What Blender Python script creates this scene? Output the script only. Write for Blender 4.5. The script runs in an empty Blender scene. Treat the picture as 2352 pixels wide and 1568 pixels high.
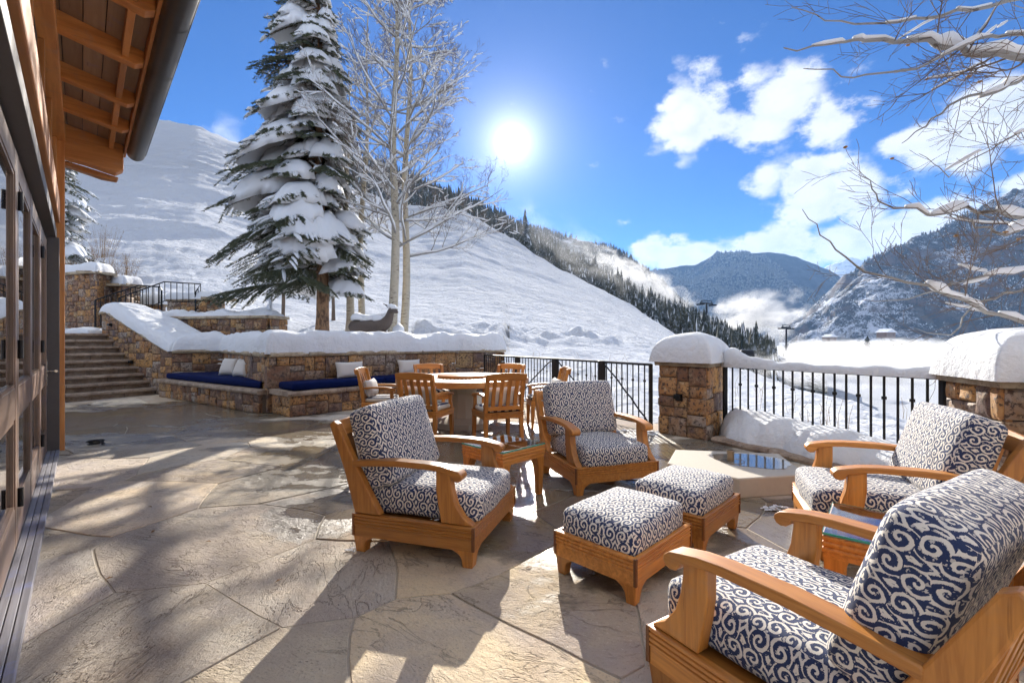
import bpy, bmesh, math, random
import numpy as np
from mathutils import Vector, Matrix, noise as mnoise

R = math.radians
C = bpy.context.scene.collection
sc = bpy.context.scene
FPX, CX, CY, EYE = 1058.0, 1176.0, 784.0, 1.35
SUN_EL = 23.3

# ---------------------------------------------------------------- node helper
class K:
    """A node socket with arithmetic."""
    def __init__(s, t, k): s.t, s.k = t, k
    def _m(s, op, *a): return mth(s.t, op, s, *a)
    def __add__(s, o): return s._m('ADD', o)
    __radd__ = __add__
    def __sub__(s, o): return s._m('SUBTRACT', o)
    def __rsub__(s, o): return mth(s.t, 'SUBTRACT', o, s)
    def __mul__(s, o): return s._m('MULTIPLY', o)
    __rmul__ = __mul__
    def __truediv__(s, o): return s._m('DIVIDE', o)
    def __rtruediv__(s, o): return mth(s.t, 'DIVIDE', o, s)
def put(t, inp, v):
    if isinstance(v, K): t.links.new(v.k, inp)
    elif v is not None:
        if isinstance(v, tuple) and len(v) == 3 and inp.type == 'RGBA': v = v + (1,)
        inp.default_value = v
def mth(t, op, *a, clamp=False):
    n = t.nodes.new('ShaderNodeMath'); n.operation = op; n.use_clamp = clamp
    for i, v in enumerate(a): put(t, n.inputs[i], v)
    return K(t, n.outputs[0])
def nod(t, kind, out=0, **kw):
    n = t.nodes.new(kind)
    for k, v in kw.items():
        if k in n.inputs: put(t, n.inputs[k], v)
        else: setattr(n, k, v)
    return n if out is None else K(t, n.outputs[out])
def coord(t, name='Object'):
    return K(t, t.nodes.new('ShaderNodeTexCoord').outputs[name])
def mapp(t, v, sc_=(1, 1, 1), loc=(0, 0, 0), rot=(0, 0, 0)):
    n = t.nodes.new('ShaderNodeMapping'); put(t, n.inputs['Vector'], v)
    n.inputs['Scale'].default_value = sc_; n.inputs['Location'].default_value = loc; n.inputs['Rotation'].default_value = rot
    return K(t, n.outputs[0])
def noi(t, v, scale, detail=3, rough=.55, dist=0, out=0):
    return nod(t, 'ShaderNodeTexNoise', out, Vector=v, Scale=scale, Detail=detail, Roughness=rough, Distortion=dist)
def sep(t, v):
    n = t.nodes.new('ShaderNodeSeparateXYZ'); put(t, n.inputs[0], v)
    return [K(t, o) for o in n.outputs]
def comb(t, x, y, z):
    n = t.nodes.new('ShaderNodeCombineXYZ')
    for i, v in enumerate((x, y, z)): put(t, n.inputs[i], v)
    return K(t, n.outputs[0])
def step(t, v, a, b, x=0., y=1.):
    n = t.nodes.new('ShaderNodeMapRange'); n.interpolation_type = 'SMOOTHSTEP'
    put(t, n.inputs['Value'], v); put(t, n.inputs['From Min'], a); put(t, n.inputs['From Max'], b)
    n.inputs['To Min'].default_value = x; n.inputs['To Max'].default_value = y
    return K(t, n.outputs[0])
def mix(t, f, a, b, mode='MIX'):
    n = t.nodes.new('ShaderNodeMix'); n.data_type = 'RGBA'; n.blend_type = mode
    put(t, n.inputs[0], f); put(t, n.inputs[6], a); put(t, n.inputs[7], b)
    return K(t, n.outputs[2])
def ramp(t, f, stops, mode='LINEAR'):
    n = t.nodes.new('ShaderNodeValToRGB'); put(t, n.inputs[0], f); cr = n.color_ramp; cr.interpolation = mode
    while len(cr.elements) < len(stops): cr.elements.new(.5)
    for e, (p, c) in zip(cr.elements, stops): e.position = p; e.color = c + (1,)
    return K(t, n.outputs[0])
def bmp(t, h, strength=.3, dist=.02, normal=None):
    n = t.nodes.new('ShaderNodeBump'); put(t, n.inputs['Height'], h)
    put(t, n.inputs['Strength'], strength); n.inputs['Distance'].default_value = dist
    if normal: put(t, n.inputs['Normal'], normal)
    return K(t, n.outputs[0])

# ---------------------------------------------------------------- camera, sky, sun, exposure
cam_d = bpy.data.cameras.new('camera'); cam = bpy.data.objects.new('camera', cam_d); C.objects.link(cam)
cam.location = (0, 0, EYE); cam.rotation_euler = (R(90), 0, 0)
cam_d.sensor_width = 36; cam_d.lens = 36 * FPX / 2352; cam_d.clip_start = .05; cam_d.clip_end = 30000
sc.camera = cam
sc.view_settings.view_transform = 'Standard'; sc.view_settings.look = 'None'
sc.view_settings.exposure = 1.22; sc.view_settings.gamma = 1
sc.render.engine = 'CYCLES'
sc.cycles.use_denoising = True; sc.cycles.use_adaptive_sampling = True; sc.cycles.adaptive_threshold = .035
sc.cycles.max_bounces = 8; sc.cycles.diffuse_bounces = 2; sc.cycles.glossy_bounces = 3
sc.cycles.transmission_bounces = 6; sc.cycles.volume_bounces = 1; sc.cycles.transparent_max_bounces = 12
sc.cycles.sample_clamp_indirect = 6; sc.cycles.caustics_reflective = False; sc.cycles.caustics_refractive = False
sc.cycles.volume_step_rate = 4; sc.cycles.volume_max_steps = 48

world = bpy.data.worlds.new('World'); sc.world = world; world.use_nodes = True
def build_world():
    t = world.node_tree; t.nodes.clear()
    sky = nod(t, 'ShaderNodeTexSky', None, sky_type='NISHITA', sun_disc=False, sun_elevation=R(SUN_EL), sun_rotation=0.0,
              altitude=2500.0, air_density=1.0, dust_density=0.35, ozone_density=2.5)
    skyc = K(t, sky.outputs[0])
    hs = nod(t, 'ShaderNodeHueSaturation', 0, Hue=.515, Saturation=1.86, Value=.41, Color=skyc)
    d = coord(t, 'Generated'); x, y, z = sep(t, d)
    az = mth(t, 'ARCTAN2', x, y); el = mth(t, 'ARCSINE', z)
    # clouds: soft blobs at real directions, broken up by noise; denser fill cover added out of frame
    blobs = [(1600, 262, 85, 75), (1790, 235, 130, 85), (1905, 285, 85, 55), (1690, 285, 90, 45), (2190, 330, 150, 75), (2330, 260, 170, 85),
             (2080, 335, 80, 35), (1840, 400, 100, 45), (1935, 455, 150, 85), (1990, 545, 230, 70), (1610, 585, 150, 42),
             (1500, 575, 60, 28), (2400, 420, 120, 55), (1800, 560, 120, 50)]
    cov = None
    for (px, py, wx, wy) in blobs:
        a = math.atan((px - CX) / FPX); rr = math.hypot(FPX, px - CX); e = math.atan((CY - py) / rr)
        sa = 1.16 * wx / FPX * math.cos(a) ** 2; se = 1.16 * wy / rr
        g = mth(t, 'EXPONENT', (mth(t, 'POWER', (az - a) / sa, 2.0) + mth(t, 'POWER', (el - e) / se, 2.0)) * -1.0)
        cov = g if cov is None else mth(t, 'MAXIMUM', cov, g)
    # unseen sky beyond the frame: denser cloud cover added to lift the shade
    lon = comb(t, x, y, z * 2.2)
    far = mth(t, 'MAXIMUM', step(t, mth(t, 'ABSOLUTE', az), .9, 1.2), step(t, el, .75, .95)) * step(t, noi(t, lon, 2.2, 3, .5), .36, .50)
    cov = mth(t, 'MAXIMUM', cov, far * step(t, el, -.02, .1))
    n1 = noi(t, comb(t, x, y, z * 1.6), 7.0, 5, .62); n2 = noi(t, comb(t, x, y, z * 1.6), 24.0, 5, .66)
    dens = cov * 1.45 + (n1 - .5) * 1.9 + (n2 - .5) * 1.15
    bil = nod(t, 'ShaderNodeTexVoronoi', 0, Vector=comb(t, x + (n2 - .5) * .05, y, z * 1.5 + (n1 - .5) * .08), Scale=16.0)
    dens = dens + (.45 - bil) * 1.0
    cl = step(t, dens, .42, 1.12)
    thick = step(t, dens + (n2 - .5) * .8, .95, 1.9)
    ccol = mix(t, thick, (1.04, 1.05, 1.08), (.62, .68, .79))
    ccol = mix(t, step(t, (n2 - .5) * .8 + .42 - bil * .6, .0, .3), ccol, (1.12, 1.12, 1.13))
    # the sun's own aureole in the sky
    sd = (0, math.cos(R(SUN_EL)), math.sin(R(SUN_EL)))
    dp = t.nodes.new('ShaderNodeVectorMath'); dp.operation = 'DOT_PRODUCT'; put(t, dp.inputs[0], d); dp.inputs[1].default_value = sd
    ang = mth(t, 'ARCCOSINE', mth(t, 'MINIMUM', K(t, dp.outputs['Value']), .9999999))
    au = mth(t, 'EXPONENT', mth(t, 'POWER', ang / .013, 2.0) * -1.0) * 12.0 + mth(t, 'EXPONENT', ang / .034 * -1.0) * 1.05 + mth(t, 'EXPONENT', ang / .15 * -1.0) * .13
    bg = nod(t, 'ShaderNodeBackground', None, Strength=SKY_STRENGTH)
    put(t, bg.inputs[0], hs)
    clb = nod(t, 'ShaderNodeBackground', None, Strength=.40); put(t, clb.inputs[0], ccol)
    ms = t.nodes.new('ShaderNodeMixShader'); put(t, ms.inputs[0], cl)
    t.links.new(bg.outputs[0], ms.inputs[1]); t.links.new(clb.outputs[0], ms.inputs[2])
    sg = nod(t, 'ShaderNodeBackground', None, Color=(1, .97, .9, 1)); put(t, sg.inputs[1], au)
    ad = t.nodes.new('ShaderNodeAddShader'); t.links.new(ms.outputs[0], ad.inputs[0]); t.links.new(sg.outputs[0], ad.inputs[1])
    out = t.nodes.new('ShaderNodeOutputWorld'); t.links.new(ad.outputs[0], out.inputs[0])
SKY_STRENGTH = .125
build_world()
world.cycles.sampling_method = 'MANUAL'; world.cycles.sample_map_resolution = 1024
sun_d = bpy.data.lights.new('sun', 'SUN'); sun = bpy.data.objects.new('sun', sun_d); C.objects.link(sun)
sun.rotation_euler = (-R(90 - SUN_EL), 0, 0); sun_d.energy = 4.7; sun_d.angle = R(.5); sun_d.color = (1, .93, .82)

# ---------------------------------------------------------------- mesh helpers
def at(x, y, z=0.0):
    Y = (EYE - z) * FPX / (y - CY); return Vector(((x - CX) / FPX * Y, Y, z))
def aty(x, y, Y): return Vector(((x - CX) / FPX * Y, Y, EYE - (y - CY) / FPX * Y))
def pix(p): return (CX + FPX * p[0] / p[1], CY - FPX * (p[2] - EYE) / p[1])
def lerp(a, b, f): return a + (b - a) * f
def tab(tb, x):
    return float(np.interp(x, [p[0] for p in tb], [p[1] for p in tb]))

class MB:
    def __init__(s): s.v, s.f, s.uv, s.mi = [], [], {}, []
    def add(s, vs, fs, mi=0):
        b = len(s.v); s.v.extend([tuple(q) for q in vs])
        for f in fs: s.f.append(tuple(i + b for i in f)); s.mi.append(mi)
        return b
    def box(s, x0, x1, y0, y1, z0, z1, M=None, mi=0):
        vs = [(x, y, z) for z in (z0, z1) for y in (y0, y1) for x in (x0, x1)]
        if M is not None: vs = [M @ Vector(q) for q in vs]
        s.add(vs, [(0, 2, 3, 1), (4, 5, 7, 6), (0, 1, 5, 4), (2, 6, 7, 3), (0, 4, 6, 2), (1, 3, 7, 5)], mi); return s
    def bar(s, a, b, w, h=None, up=(0, 0, 1)):
        a, b = Vector(a), Vector(b); h = h or w; d = (b - a); L = d.length; d.normalize()
        u = Vector(up)
        if abs(d.dot(u)) > .95: u = Vector((0, 1, 0))
        sx = d.cross(u).normalized(); uz = sx.cross(d)
        vs = [p + sx * i * w / 2 + uz * j * h / 2 for p in (a, b) for i, j in ((-1, -1), (1, -1), (1, 1), (-1, 1))]
        s.add(vs, [(0, 1, 2, 3)[::-1], (4, 5, 6, 7), (0, 1, 5, 4), (1, 2, 6, 5), (2, 3, 7, 6), (3, 0, 4, 7)]); return s
    def loft(s, rings, cap=True, close=True, mi=0):
        n = len(rings[0]); vs = [q for r in rings for q in r]; fs = []
        for i in range(len(rings) - 1):
            for j in range(n if close else n - 1):
                k = (j + 1) % n
                fs.append((i * n + j, i * n + k, (i + 1) * n + k, (i + 1) * n + j))
        if cap:
            fs.append(tuple(range(n))[::-1]); fs.append(tuple((len(rings) - 1) * n + j for j in range(n)))
        s.add(vs, fs, mi); return s
    def tube(s, pts, rad, n=6, cap=True, squash=1.0, mi=0):
        pts = [Vector(p) for p in pts]; rings = []; m = len(pts)
        if not hasattr(rad, '__len__'): rad = [rad] * m
        up = None
        for i, p in enumerate(pts):
            d = (pts[min(i + 1, m - 1)] - pts[max(i - 1, 0)])
            if d.length < 1e-9: d = Vector((0, 0, 1))
            d.normalize()
            if up is None: up = Vector((0, 0, 1)) if abs(d.z) < .9 else Vector((0, 1, 0))
            a = d.cross(up)
            if a.length < 1e-4: a = d.cross(Vector((1, 0, 0)))
            a.normalize(); b = a.cross(d); up = b
            rings.append([p + a * math.cos(2 * math.pi * k / n) * rad[i] + b * math.sin(2 * math.pi * k / n) * rad[i] * squash for k in range(n)])
        return s.loft(rings, cap, True, mi)
    def rings(s, levels):
        """levels: (z, x0, x1, y0, y1) rectangles lofted upward"""
        return s.loft([[(x0, y0, z), (x1, y0, z), (x1, y1, z), (x0, y1, z)] for z, x0, x1, y0, y1 in levels])
    def prism(s, poly, z0, z1):
        return s.loft([[(x, y, z0) for x, y in poly], [(x, y, z1) for x, y in poly]])
    def prism_y(s, poly, y0, y1):
        """poly in (x, z), CCW, extruded along y"""
        return s.loft([[(x, y0, z) for x, z in poly], [(x, y1, z) for x, z in poly]])
    def lathe(s, prof, n=24, c=(0, 0)):
        return s.loft([[(c[0] + r * math.cos(2 * math.pi * k / n), c[1] + r * math.sin(2 * math.pi * k / n), z) for k in range(n)] for r, z in prof])
    def build(s, name, mat=None, parent=None, smooth=None, bevel=0, world=False, seg=2, fix=True):
        me = bpy.data.meshes.new(name)
        vs = np.array(s.v, dtype=float).reshape(-1, 3)
        if world and parent is not None: vs = vs - np.array(parent.location)
        me.from_pydata(vs.tolist(), [], s.f)
        if any(s.mi): me.polygons.foreach_set('material_index', s.mi)
        if fix and len(s.f) < 4000:
            bm = bmesh.new(); bm.from_mesh(me); bmesh.ops.recalc_face_normals(bm, faces=bm.faces); bm.to_mesh(me); bm.free()
        return link(name, me, mat, parent, smooth, bevel, seg)
def link(name, me, mat=None, parent=None, smooth=None, bevel=0, seg=2):
    for m in (mat if isinstance(mat, (list, tuple)) else [mat]):
        if m is not None: me.materials.append(m)
    if smooth is not None:
        me.shade_smooth()
        if smooth < 179: me.set_sharp_from_angle(angle=R(smooth))
    o = bpy.data.objects.new(name, me); C.objects.link(o)
    if parent is not None: o.parent = parent
    if bevel:
        b = o.modifiers.new('bevel', 'BEVEL'); b.width = bevel; b.segments = seg; b.limit_method = 'ANGLE'; b.angle_limit = R(40)
        b.harden_normals = False
    return o
def tag(o, label=None, cat=None, group=None, kind=None):
    if label: o['label'] = label
    if cat: o['category'] = cat
    if group: o['group'] = group
    if kind: o['kind'] = kind
    return o
def thing(name, label, cat, loc=(0, 0, 0), rz=0, group=None, kind=None):
    o = bpy.data.objects.new(name, None); C.objects.link(o); o.empty_display_size = .1
    o.location = loc; o.rotation_euler = (0, 0, rz); return tag(o, label, cat, group, kind)
def kids(o): return [c for c in C.objects if c.parent is o]
def dup(root, loc, rz, label, group=None):
    def cp(o, par):
        c = o.copy(); C.objects.link(c); c.parent = par
        for ch in list(o.children): cp(ch, c)
        return c
    r = cp(root, None); r.location = loc; r.rotation_euler = (0, 0, rz); r['label'] = label
    if group: r['group'] = group
    return r

# ---------------------------------------------------------------- materials
def new_mat(name, **kw):
    m = bpy.data.materials.new(name); m.use_nodes = True; t = m.node_tree
    b = t.nodes['Principled BSDF']
    for k, v in kw.items(): put(t, b.inputs[k.replace('_', ' ')], v)
    return m, t, b
def orand(t): return K(t, t.nodes.new('ShaderNodeObjectInfo').outputs['Random'])
def mat_plain(name, col, rough=.6, metal=0, bump=0, bscale=40, vary=.12):
    m, t, b = new_mat(name, Roughness=rough, Metallic=metal)
    n = noi(t, coord(t), bscale, 4)
    put(t, b.inputs['Base Color'], mix(t, n, tuple(c * (1 - vary) for c in col), tuple(min(1, c * (1 + vary)) for c in col)))
    if bump: put(t, b.inputs['Normal'], bmp(t, n, bump, .01))
    return m
def mat_wood(name, axis, base, dark, rough=.42, scale=1.0, coat=0.0):
    m, t, b = new_mat(name, Roughness=rough)
    s = [34.0 * scale] * 3; s[axis] = 2.2 * scale
    o = coord(t); r = orand(t)
    v = nod(t, 'ShaderNodeVectorMath', 0, operation='ADD'); n = v.k.node
    put(t, n.inputs[0], mapp(t, o, tuple(s))); put(t, n.inputs[1], comb(t, r * 37.0, r * 17.0, r * 91.0))
    g = noi(t, v, 1.0, 4, .6, .8)
    lo = noi(t, o, 3.0, 2)
    col = mix(t, step(t, g, .3, .72), dark, base)
    col = mix(t, lo * .35, col, tuple(c * .72 for c in base))
    wz = noi(t, o, 6.0, 5, .7); col = mix(t, step(t, wz, .52, .72) * .38, col, (base[0] * .62, base[1] * .8, base[2] * 1.7)); col = mix(t, step(t, noi(t, mapp(t, o, tuple(q * 1.6 for q in s)), 1.0, 3, .7), .62, .72) * .45, col, tuple(c * .45 for c in dark))
    hv = nod(t, 'ShaderNodeHueSaturation', 0, Hue=.5, Saturation=1.0, Value=r * .5 + .72, Color=col)
    put(t, b.inputs['Base Color'], hv)
    put(t, b.inputs['Roughness'], g * .2 + (rough - .1))
    put(t, b.inputs['Normal'], bmp(t, g, .12, .004))
    if coat: b.inputs['Coat Weight'].default_value = coat; b.inputs['Coat Roughness'].default_value = .25
    return m
TEAK = [mat_wood('teak_%s' % 'xyz'[i], i, (.62, .262, .054), (.39, .14, .025), .42, 1, .1) for i in range(3)]
ENDGRAIN = mat_wood('teak_end_grain', 2, (.24, .085, .02), (.15, .05, .012), .5, 1)
FIR = [mat_wood('fir_%s' % 'xyz'[i], i, (.74, .32, .10), (.56, .205, .055), .5, .5) for i in range(3)]
DOORW = [mat_wood('door_wood_%s' % 'xyz'[i], i, (.28, .19, .145), (.17, .11, .08), .32, .8) for i in range(3)]
GREYW = mat_wood('weathered_wood', 1, (.34, .33, .36), (.19, .18, .2), .7, .6)
SOFF = mat_wood('soffit_wood', 1, (.46, .30, .20), (.36, .22, .145), .6, .5)
DARKMET = mat_plain('dark_metal_header', (.10, .094, .098), .45, .2)
GUTTER = mat_plain('gutter_metal', (.12, .115, .11), .34, .75, .05, 12)
IRON = mat_plain('black_iron', (.012, .013, .016), .42, .4, .1, 60)
NICKEL = mat_plain('nickel', (.5, .48, .45), .22, 1)
CREAM = mat_plain('cream_canvas', (.64, .60, .56), .9, 0, .12, 300, .04)
CONC = mat_plain('cast_concrete', (.50, .45, .38), .8, 0, .15, 30, .08)
PIPE = mat_plain('rusty_pipe', (.30, .24, .17), .5, .6, .2, 30)
HOSE = mat_plain('black_rubber', (.015, .015, .016), .5)
def mat_navy():
    m, t, b = new_mat('navy_canvas', Roughness=.9); b.inputs['Specular IOR Level'].default_value = .12
    n = noi(t, coord(t), 9, 3); w = noi(t, coord(t), 260, 2)
    put(t, b.inputs['Base Color'], mix(t, n, (.001, .005, .045), (.002, .010, .075)))
    put(t, b.inputs['Normal'], bmp(t, n + w * .1, .25, .02)); return m
NAVY = mat_navy()
def mat_snow(name, scale=1.0, strength=.5, crust=0.0, fine=1.0):
    m, t, b = new_mat(name, Roughness=.62)
    o = coord(t)
    a = noi(t, o, 2.2 * scale, 4, .55); c = noi(t, o, 14 * scale, 5, .6); g = noi(t, o, 110 * scale, 3, .6)
    put(t, b.inputs['Base Color'], mix(t, a, (.72, .745, .79), (.79, .80, .82)))
    b.inputs['Specular IOR Level'].default_value = .04
    h = a * .5 + c * .28 + g * .05 * fine
    put(t, b.inputs['Normal'], bmp(t, h, strength, .12 / scale)); return m
SNOW = mat_snow('snow', 1.0, .75)
SNOWN = mat_snow('snow_branch', 3.0, .35)
def mat_stone():
    m, t, b = new_mat('wall_stone', Roughness=.75)
    r = orand(t); o = coord(t)
    sh = nod(t, 'ShaderNodeVectorMath', 0, operation='ADD'); put(t, sh.k.node.inputs[0], o); put(t, sh.k.node.inputs[1], comb(t, r * 31.0, r * 53.0, r * 11.0))
    base = ramp(t, r, [(0, (.40, .19, .07)), (.12, (.56, .30, .10)), (.24, (.19, .09, .05)), (.36, (.13, .09, .09)), (.46, (.40, .19, .065)),
                       (.56, (.36, .29, .24)), (.66, (.46, .30, .14)), (.74, (.22, .105, .058)), (.86, (.14, .09, .082)), (.93, (.44, .37, .30))], 'CONSTANT')
    big = noi(t, sh, 4.5, 4, .65, .6); sm = noi(t, sh, 22, 5, .68)
    col = mix(t, step(t, big, .38, .62), base, mix(t, r, (.52, .29, .115), (.2, .13, .10)))
    col = mix(t, step(t, sm, .48, .62), col, (.075, .045, .034))
    col = mix(t, step(t, noi(t, sh, 9, 4, .7), .58, .68) * .6, col, (.58, .44, .28))
    put(t, b.inputs['Base Color'], col)
    put(t, b.inputs['Roughness'], .85 - sm * .35)
    put(t, b.inputs['Normal'], bmp(t, big * .8 + sm * .5, .7, .03)); return m
STONE = mat_stone()
def mat_cap(name='cap_stone', base=(.50, .41, .29), dark=(.30, .225, .15)):
    m, t, b = new_mat(name, Roughness=.8)
    o = coord(t); r = orand(t)
    a = noi(t, o, 5, 5, .65); c = noi(t, o, 28, 5, .7)
    col = mix(t, step(t, a, .35, .68), base, dark)
    col = mix(t, step(t, c, .55, .7), col, tuple(x * .45 for x in dark))
    put(t, b.inputs['Base Color'], nod(t, 'ShaderNodeHueSaturation', 0, Value=r * .3 + .85, Color=col))
    put(t, b.inputs['Normal'], bmp(t, a + c * .6, .8, .03)); return m
CAP = mat_cap()
TREAD = mat_cap('step_stone', (.43, .33, .25), (.23, .165, .125))
MORTAR = mat_plain('mortar', (.14, .11, .085), .95, 0, .4, 60, .3)
def mat_flag():
    """flagstone: sandy to grey sandstone with pits and grain; melt water lies on it in patches"""
    m, t, b = new_mat('flagstone', Roughness=.8)
    r = orand(t)
    g = nod(t, 'ShaderNodeNewGeometry', None); P = K(t, g.outputs['Position'])
    x, y, z = sep(t, P)
    off = comb(t, r * 13.0, r * 29.0, r * 7.0)
    sh = nod(t, 'ShaderNodeVectorMath', 0, operation='ADD'); put(t, sh.k.node.inputs[0], P); put(t, sh.k.node.inputs[1], off)
    rt = nod(t, 'ShaderNodeVectorRotate', 0, rotation_type='Z_AXIS', Vector=sh, Angle=r * 6.0)
    base = ramp(t, r, [(0, (.70, .55, .33)), (.16, (.56, .50, .42)), (.3, (.64, .49, .32)), (.45, (.50, .41, .34)), (.58, (.72, .61, .43)),
                       (.72, (.48, .40, .36)), (.86, (.58, .50, .39))], 'CONSTANT')
    big = noi(t, rt, 1.5, 5, .6, .5); med = noi(t, rt, 7, 5, .65, .4)
    grain = noi(t, mapp(t, rt, (9, 18, 9)), 1.6, 6, .72, .5)
    pits = nod(t, 'ShaderNodeTexVoronoi', 0, Vector=mapp(t, rt, (30, 70, 30)), Scale=1.0, Randomness=1.0)
    pit = step(t, pits, .12, .36) ; pitm = step(t, noi(t, rt, 3.2, 3), .5, .7) * .7
    pitv = 1.0 - (1.0 - pit) * pitm
    col = mix(t, step(t, big, .32, .68), base, mix(t, r, (.44, .36, .30), (.62, .54, .43)))
    col = mix(t, step(t, med, .45, .72) * .5, col, (.64, .53, .38))
    col = mix(t, step(t, grain, .58, .74) * .55, col, (.22, .165, .12))
    fleck = noi(t, mapp(t, rt, (1, 1.35, 1)), 52, 5, .75); col = mix(t, step(t, fleck, .55, .68) * .5, col, (.24, .19, .15)); col = mix(t, step(t, fleck, .42, .33) * .5, col, (.78, .70, .56))
    col = mix(t, (1.0 - pitv) * .6, col, (.17, .13, .10))
    blot = noi(t, sh, .7, 5, .6, .8); col = mix(t, step(t, blot, .5, .68) * .45, col, (.42, .31, .21))
    col = mix(t, step(t, noi(t, sh, 1.1, 4, .6, .4), .54, .68) * .4, col, (.46, .40, .41))
    cn = noi(t, mapp(t, rt, (2.6, 6, 4)), 1.0, 5, .6, .6)
    crack = step(t, mth(t, 'ABSOLUTE', cn - .5), .016, .003) * step(t, noi(t, rt, 1.7, 3), .42, .56)
    chip = step(t, noi(t, mapp(t, rt, (11, 19, 9)), 1.0, 4, .7), .62, .7) * step(t, noi(t, rt, 2.3, 3), .45, .6)
    col = mix(t, crack * .35, col, (.14, .105, .08)); col = mix(t, chip * .28, col, (.2, .155, .12))
    col = nod(t, 'ShaderNodeHueSaturation', 0, Saturation=.88, Value=mth(t, 'FRACT', r * 7.31) * .42 + .84, Color=col)
    # wetness: damp mid-terrace, standing water by the steps and between the chairs
    wn = noi(t, mapp(t, P, (1, 1.8, 1)), 1.15, 5, .62, .35); wf = noi(t, P, 5.5, 4, .6)
    def blob(cx, cy, rx, ry, rot=0):
        dx, dy = x - cx, y - cy
        c, s_ = math.cos(rot), math.sin(rot)
        u, v = dx * c + dy * s_, dy * c - dx * s_
        return 1.0 - mth(t, 'SQRT', mth(t, 'POWER', u / rx, 2.0) + mth(t, 'POWER', v / ry, 2.0))
    w = blob(-6.6, 8.2, 2.9, 2.3, .5)
    for a in ((-.9, 5.7, 2.2, 1.9), (.35, 3.55, .8, 1.0), (1.5, 5.3, 1.4, 1.5), (-1.3, 3.7, .6, .5), (2.0, 3.3, .8, .7), (-3.4, 7.2, 1.5, .8)):
        w = mth(t, 'MAXIMUM', w, blob(*a))
    wet = step(t, w * .75 + (wn - .5) * 1.5 + (wf - .5) * .35, -.17, .05)
    pool = step(t, w * .75 + (wn - .5) * 1.7 - med * .3, -.03, .12)
    wc = nod(t, 'ShaderNodeHueSaturation', 0, Saturation=1.25, Value=.33, Color=col)
    put(t, b.inputs['Base Color'], mix(t, wet, col, wc))
    put(t, b.inputs['Roughness'], mth(t, 'MAXIMUM', .9 - wet * .55 - pool * .3, .05)); put(t, b.inputs['Specular IOR Level'], wet * .4 + .12)
    fin = noi(t, rt, 60, 4, .7)
    hgt = big * .25 + med * .6 + grain * .5 + pitv * .3 + fin * .2 + fleck * .25 - crack * .3 - chip * .2
    rip_ = noi(t, mapp(t, P, (9, 22, 1)), 1.0, 3, .6, .4)
    hgt = hgt + pool * rip_ * .8
    st = .85 - wet * .3 - pool * .40
    put(t, b.inputs['Normal'], bmp(t, hgt, st, .03))
    return m
FLAG = mat_flag()
JOINT = mat_plain('joint_mortar', (.44, .38, .30), .95, 0, .4, 80, .2)
def mat_ikat():
    """woven ikat: paired scrolls and wavy stripes in navy on cream, from the cushion's own UVs (metres)"""
    m, t, b = new_mat('ikat_canvas', Roughness=.85)
    uv = coord(t, 'UV')
    wob = noi(t, uv, 26, 3, .6, out=1)
    jag = noi(t, mapp(t, uv, (60, 900, 1)), 1.0, 2, .7, out=0)
    u, v, _ = sep(t, uv); wx, wy, _ = sep(t, wob)
    u = u + (wx - .5) * .016 + (jag - .5) * .006; v = v + (wy - .5) * .016
    A, B = .084, .115
    row = mth(t, 'FLOOR', v / B)
    uu = u + mth(t, 'MODULO', row, 2.0) * A
    cu = mth(t, 'PINGPONG', uu + 40.0 * A, A); cv = mth(t, 'PINGPONG', v + 40.0 * B, B)
    def spiral(cx, cy, turn, w=.0212):
        dx, dy = cu - cx, cv - cy
        r = mth(t, 'SQRT', dx * dx + dy * dy * .8); a = mth(t, 'ARCTAN2', dy, dx) / (2 * math.pi)
        return r, r / w + a * turn
    r1, s1 = spiral(.035, .029, 1.0); r2, s2 = spiral(.051, .084, 1.0)
    pick = step(t, r1 - r2, -.001, .001)
    r = r1 + (r2 - r1) * pick; s = s1 + (s2 + .5 - s1) * pick
    band = mth(t, 'SINE', s * 2 * math.pi)
    stripes = mth(t, 'SINE', (mth(t, 'ABSOLUTE', cu - .049 + mth(t, 'SINE', cv * 40.0) * .016)) * 290.0)
    fld = band + (stripes - band) * step(t, r, .034, .042)
    dots = step(t, noi(t, mapp(t, uv, (70, 70, 1)), 1.0, 2), .6, .64)
    nv = step(t, fld + (jag - .5) * .9, -.42, -.12)
    nv = nv * (1.0 - dots * .7)
    blue = mix(t, noi(t, mapp(t, uv, (200, 900, 1)), 1.0, 2), (.008, .017, .065), (.02, .044, .14))
    put(t, b.inputs['Base Color'], mix(t, nv, (.76, .715, .645), blue))
    weave = noi(t, mapp(t, uv, (700, 700, 1)), 1.0, 1)
    fold = noi(t, uv, 9, 3)
    b.inputs['Sheen Weight'].default_value = .15
    put(t, b.inputs['Normal'], bmp(t, weave * .05 + fold * 1.0, .4, .025)); return m
IKAT = mat_ikat()
def mat_stripe():
    m, t, b = new_mat('striped_canvas', Roughness=.85)
    x, y, z = sep(t, coord(t)); s = mth(t, 'SINE', y * 2 * math.pi / .105 + 1.4)
    put(t, b.inputs['Base Color'], mix(t, step(t, s, -.05, .05), (.74, .70, .64), (.012, .022, .085))); return m
STRIPE = mat_stripe()
def mat_glass(name, col=(.93, .98, .96), rough=.0):
    m, t, b = new_mat(name, Base_Color=col + (1,), Roughness=rough, IOR=1.45)
    b.inputs['Transmission Weight'].default_value = 1.0
    return m
GLASS = mat_glass('window_glass', (.96, .98, .98))
TGLASS = mat_glass('table_glass', (.965, .99, .98))
GREDGE = mat_plain('glass_edge', (.05, .32, .24), .08)
WATER, _t, _b = new_mat('melt_water', Base_Color=(.22, .2, .17, 1), Roughness=.03)
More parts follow.
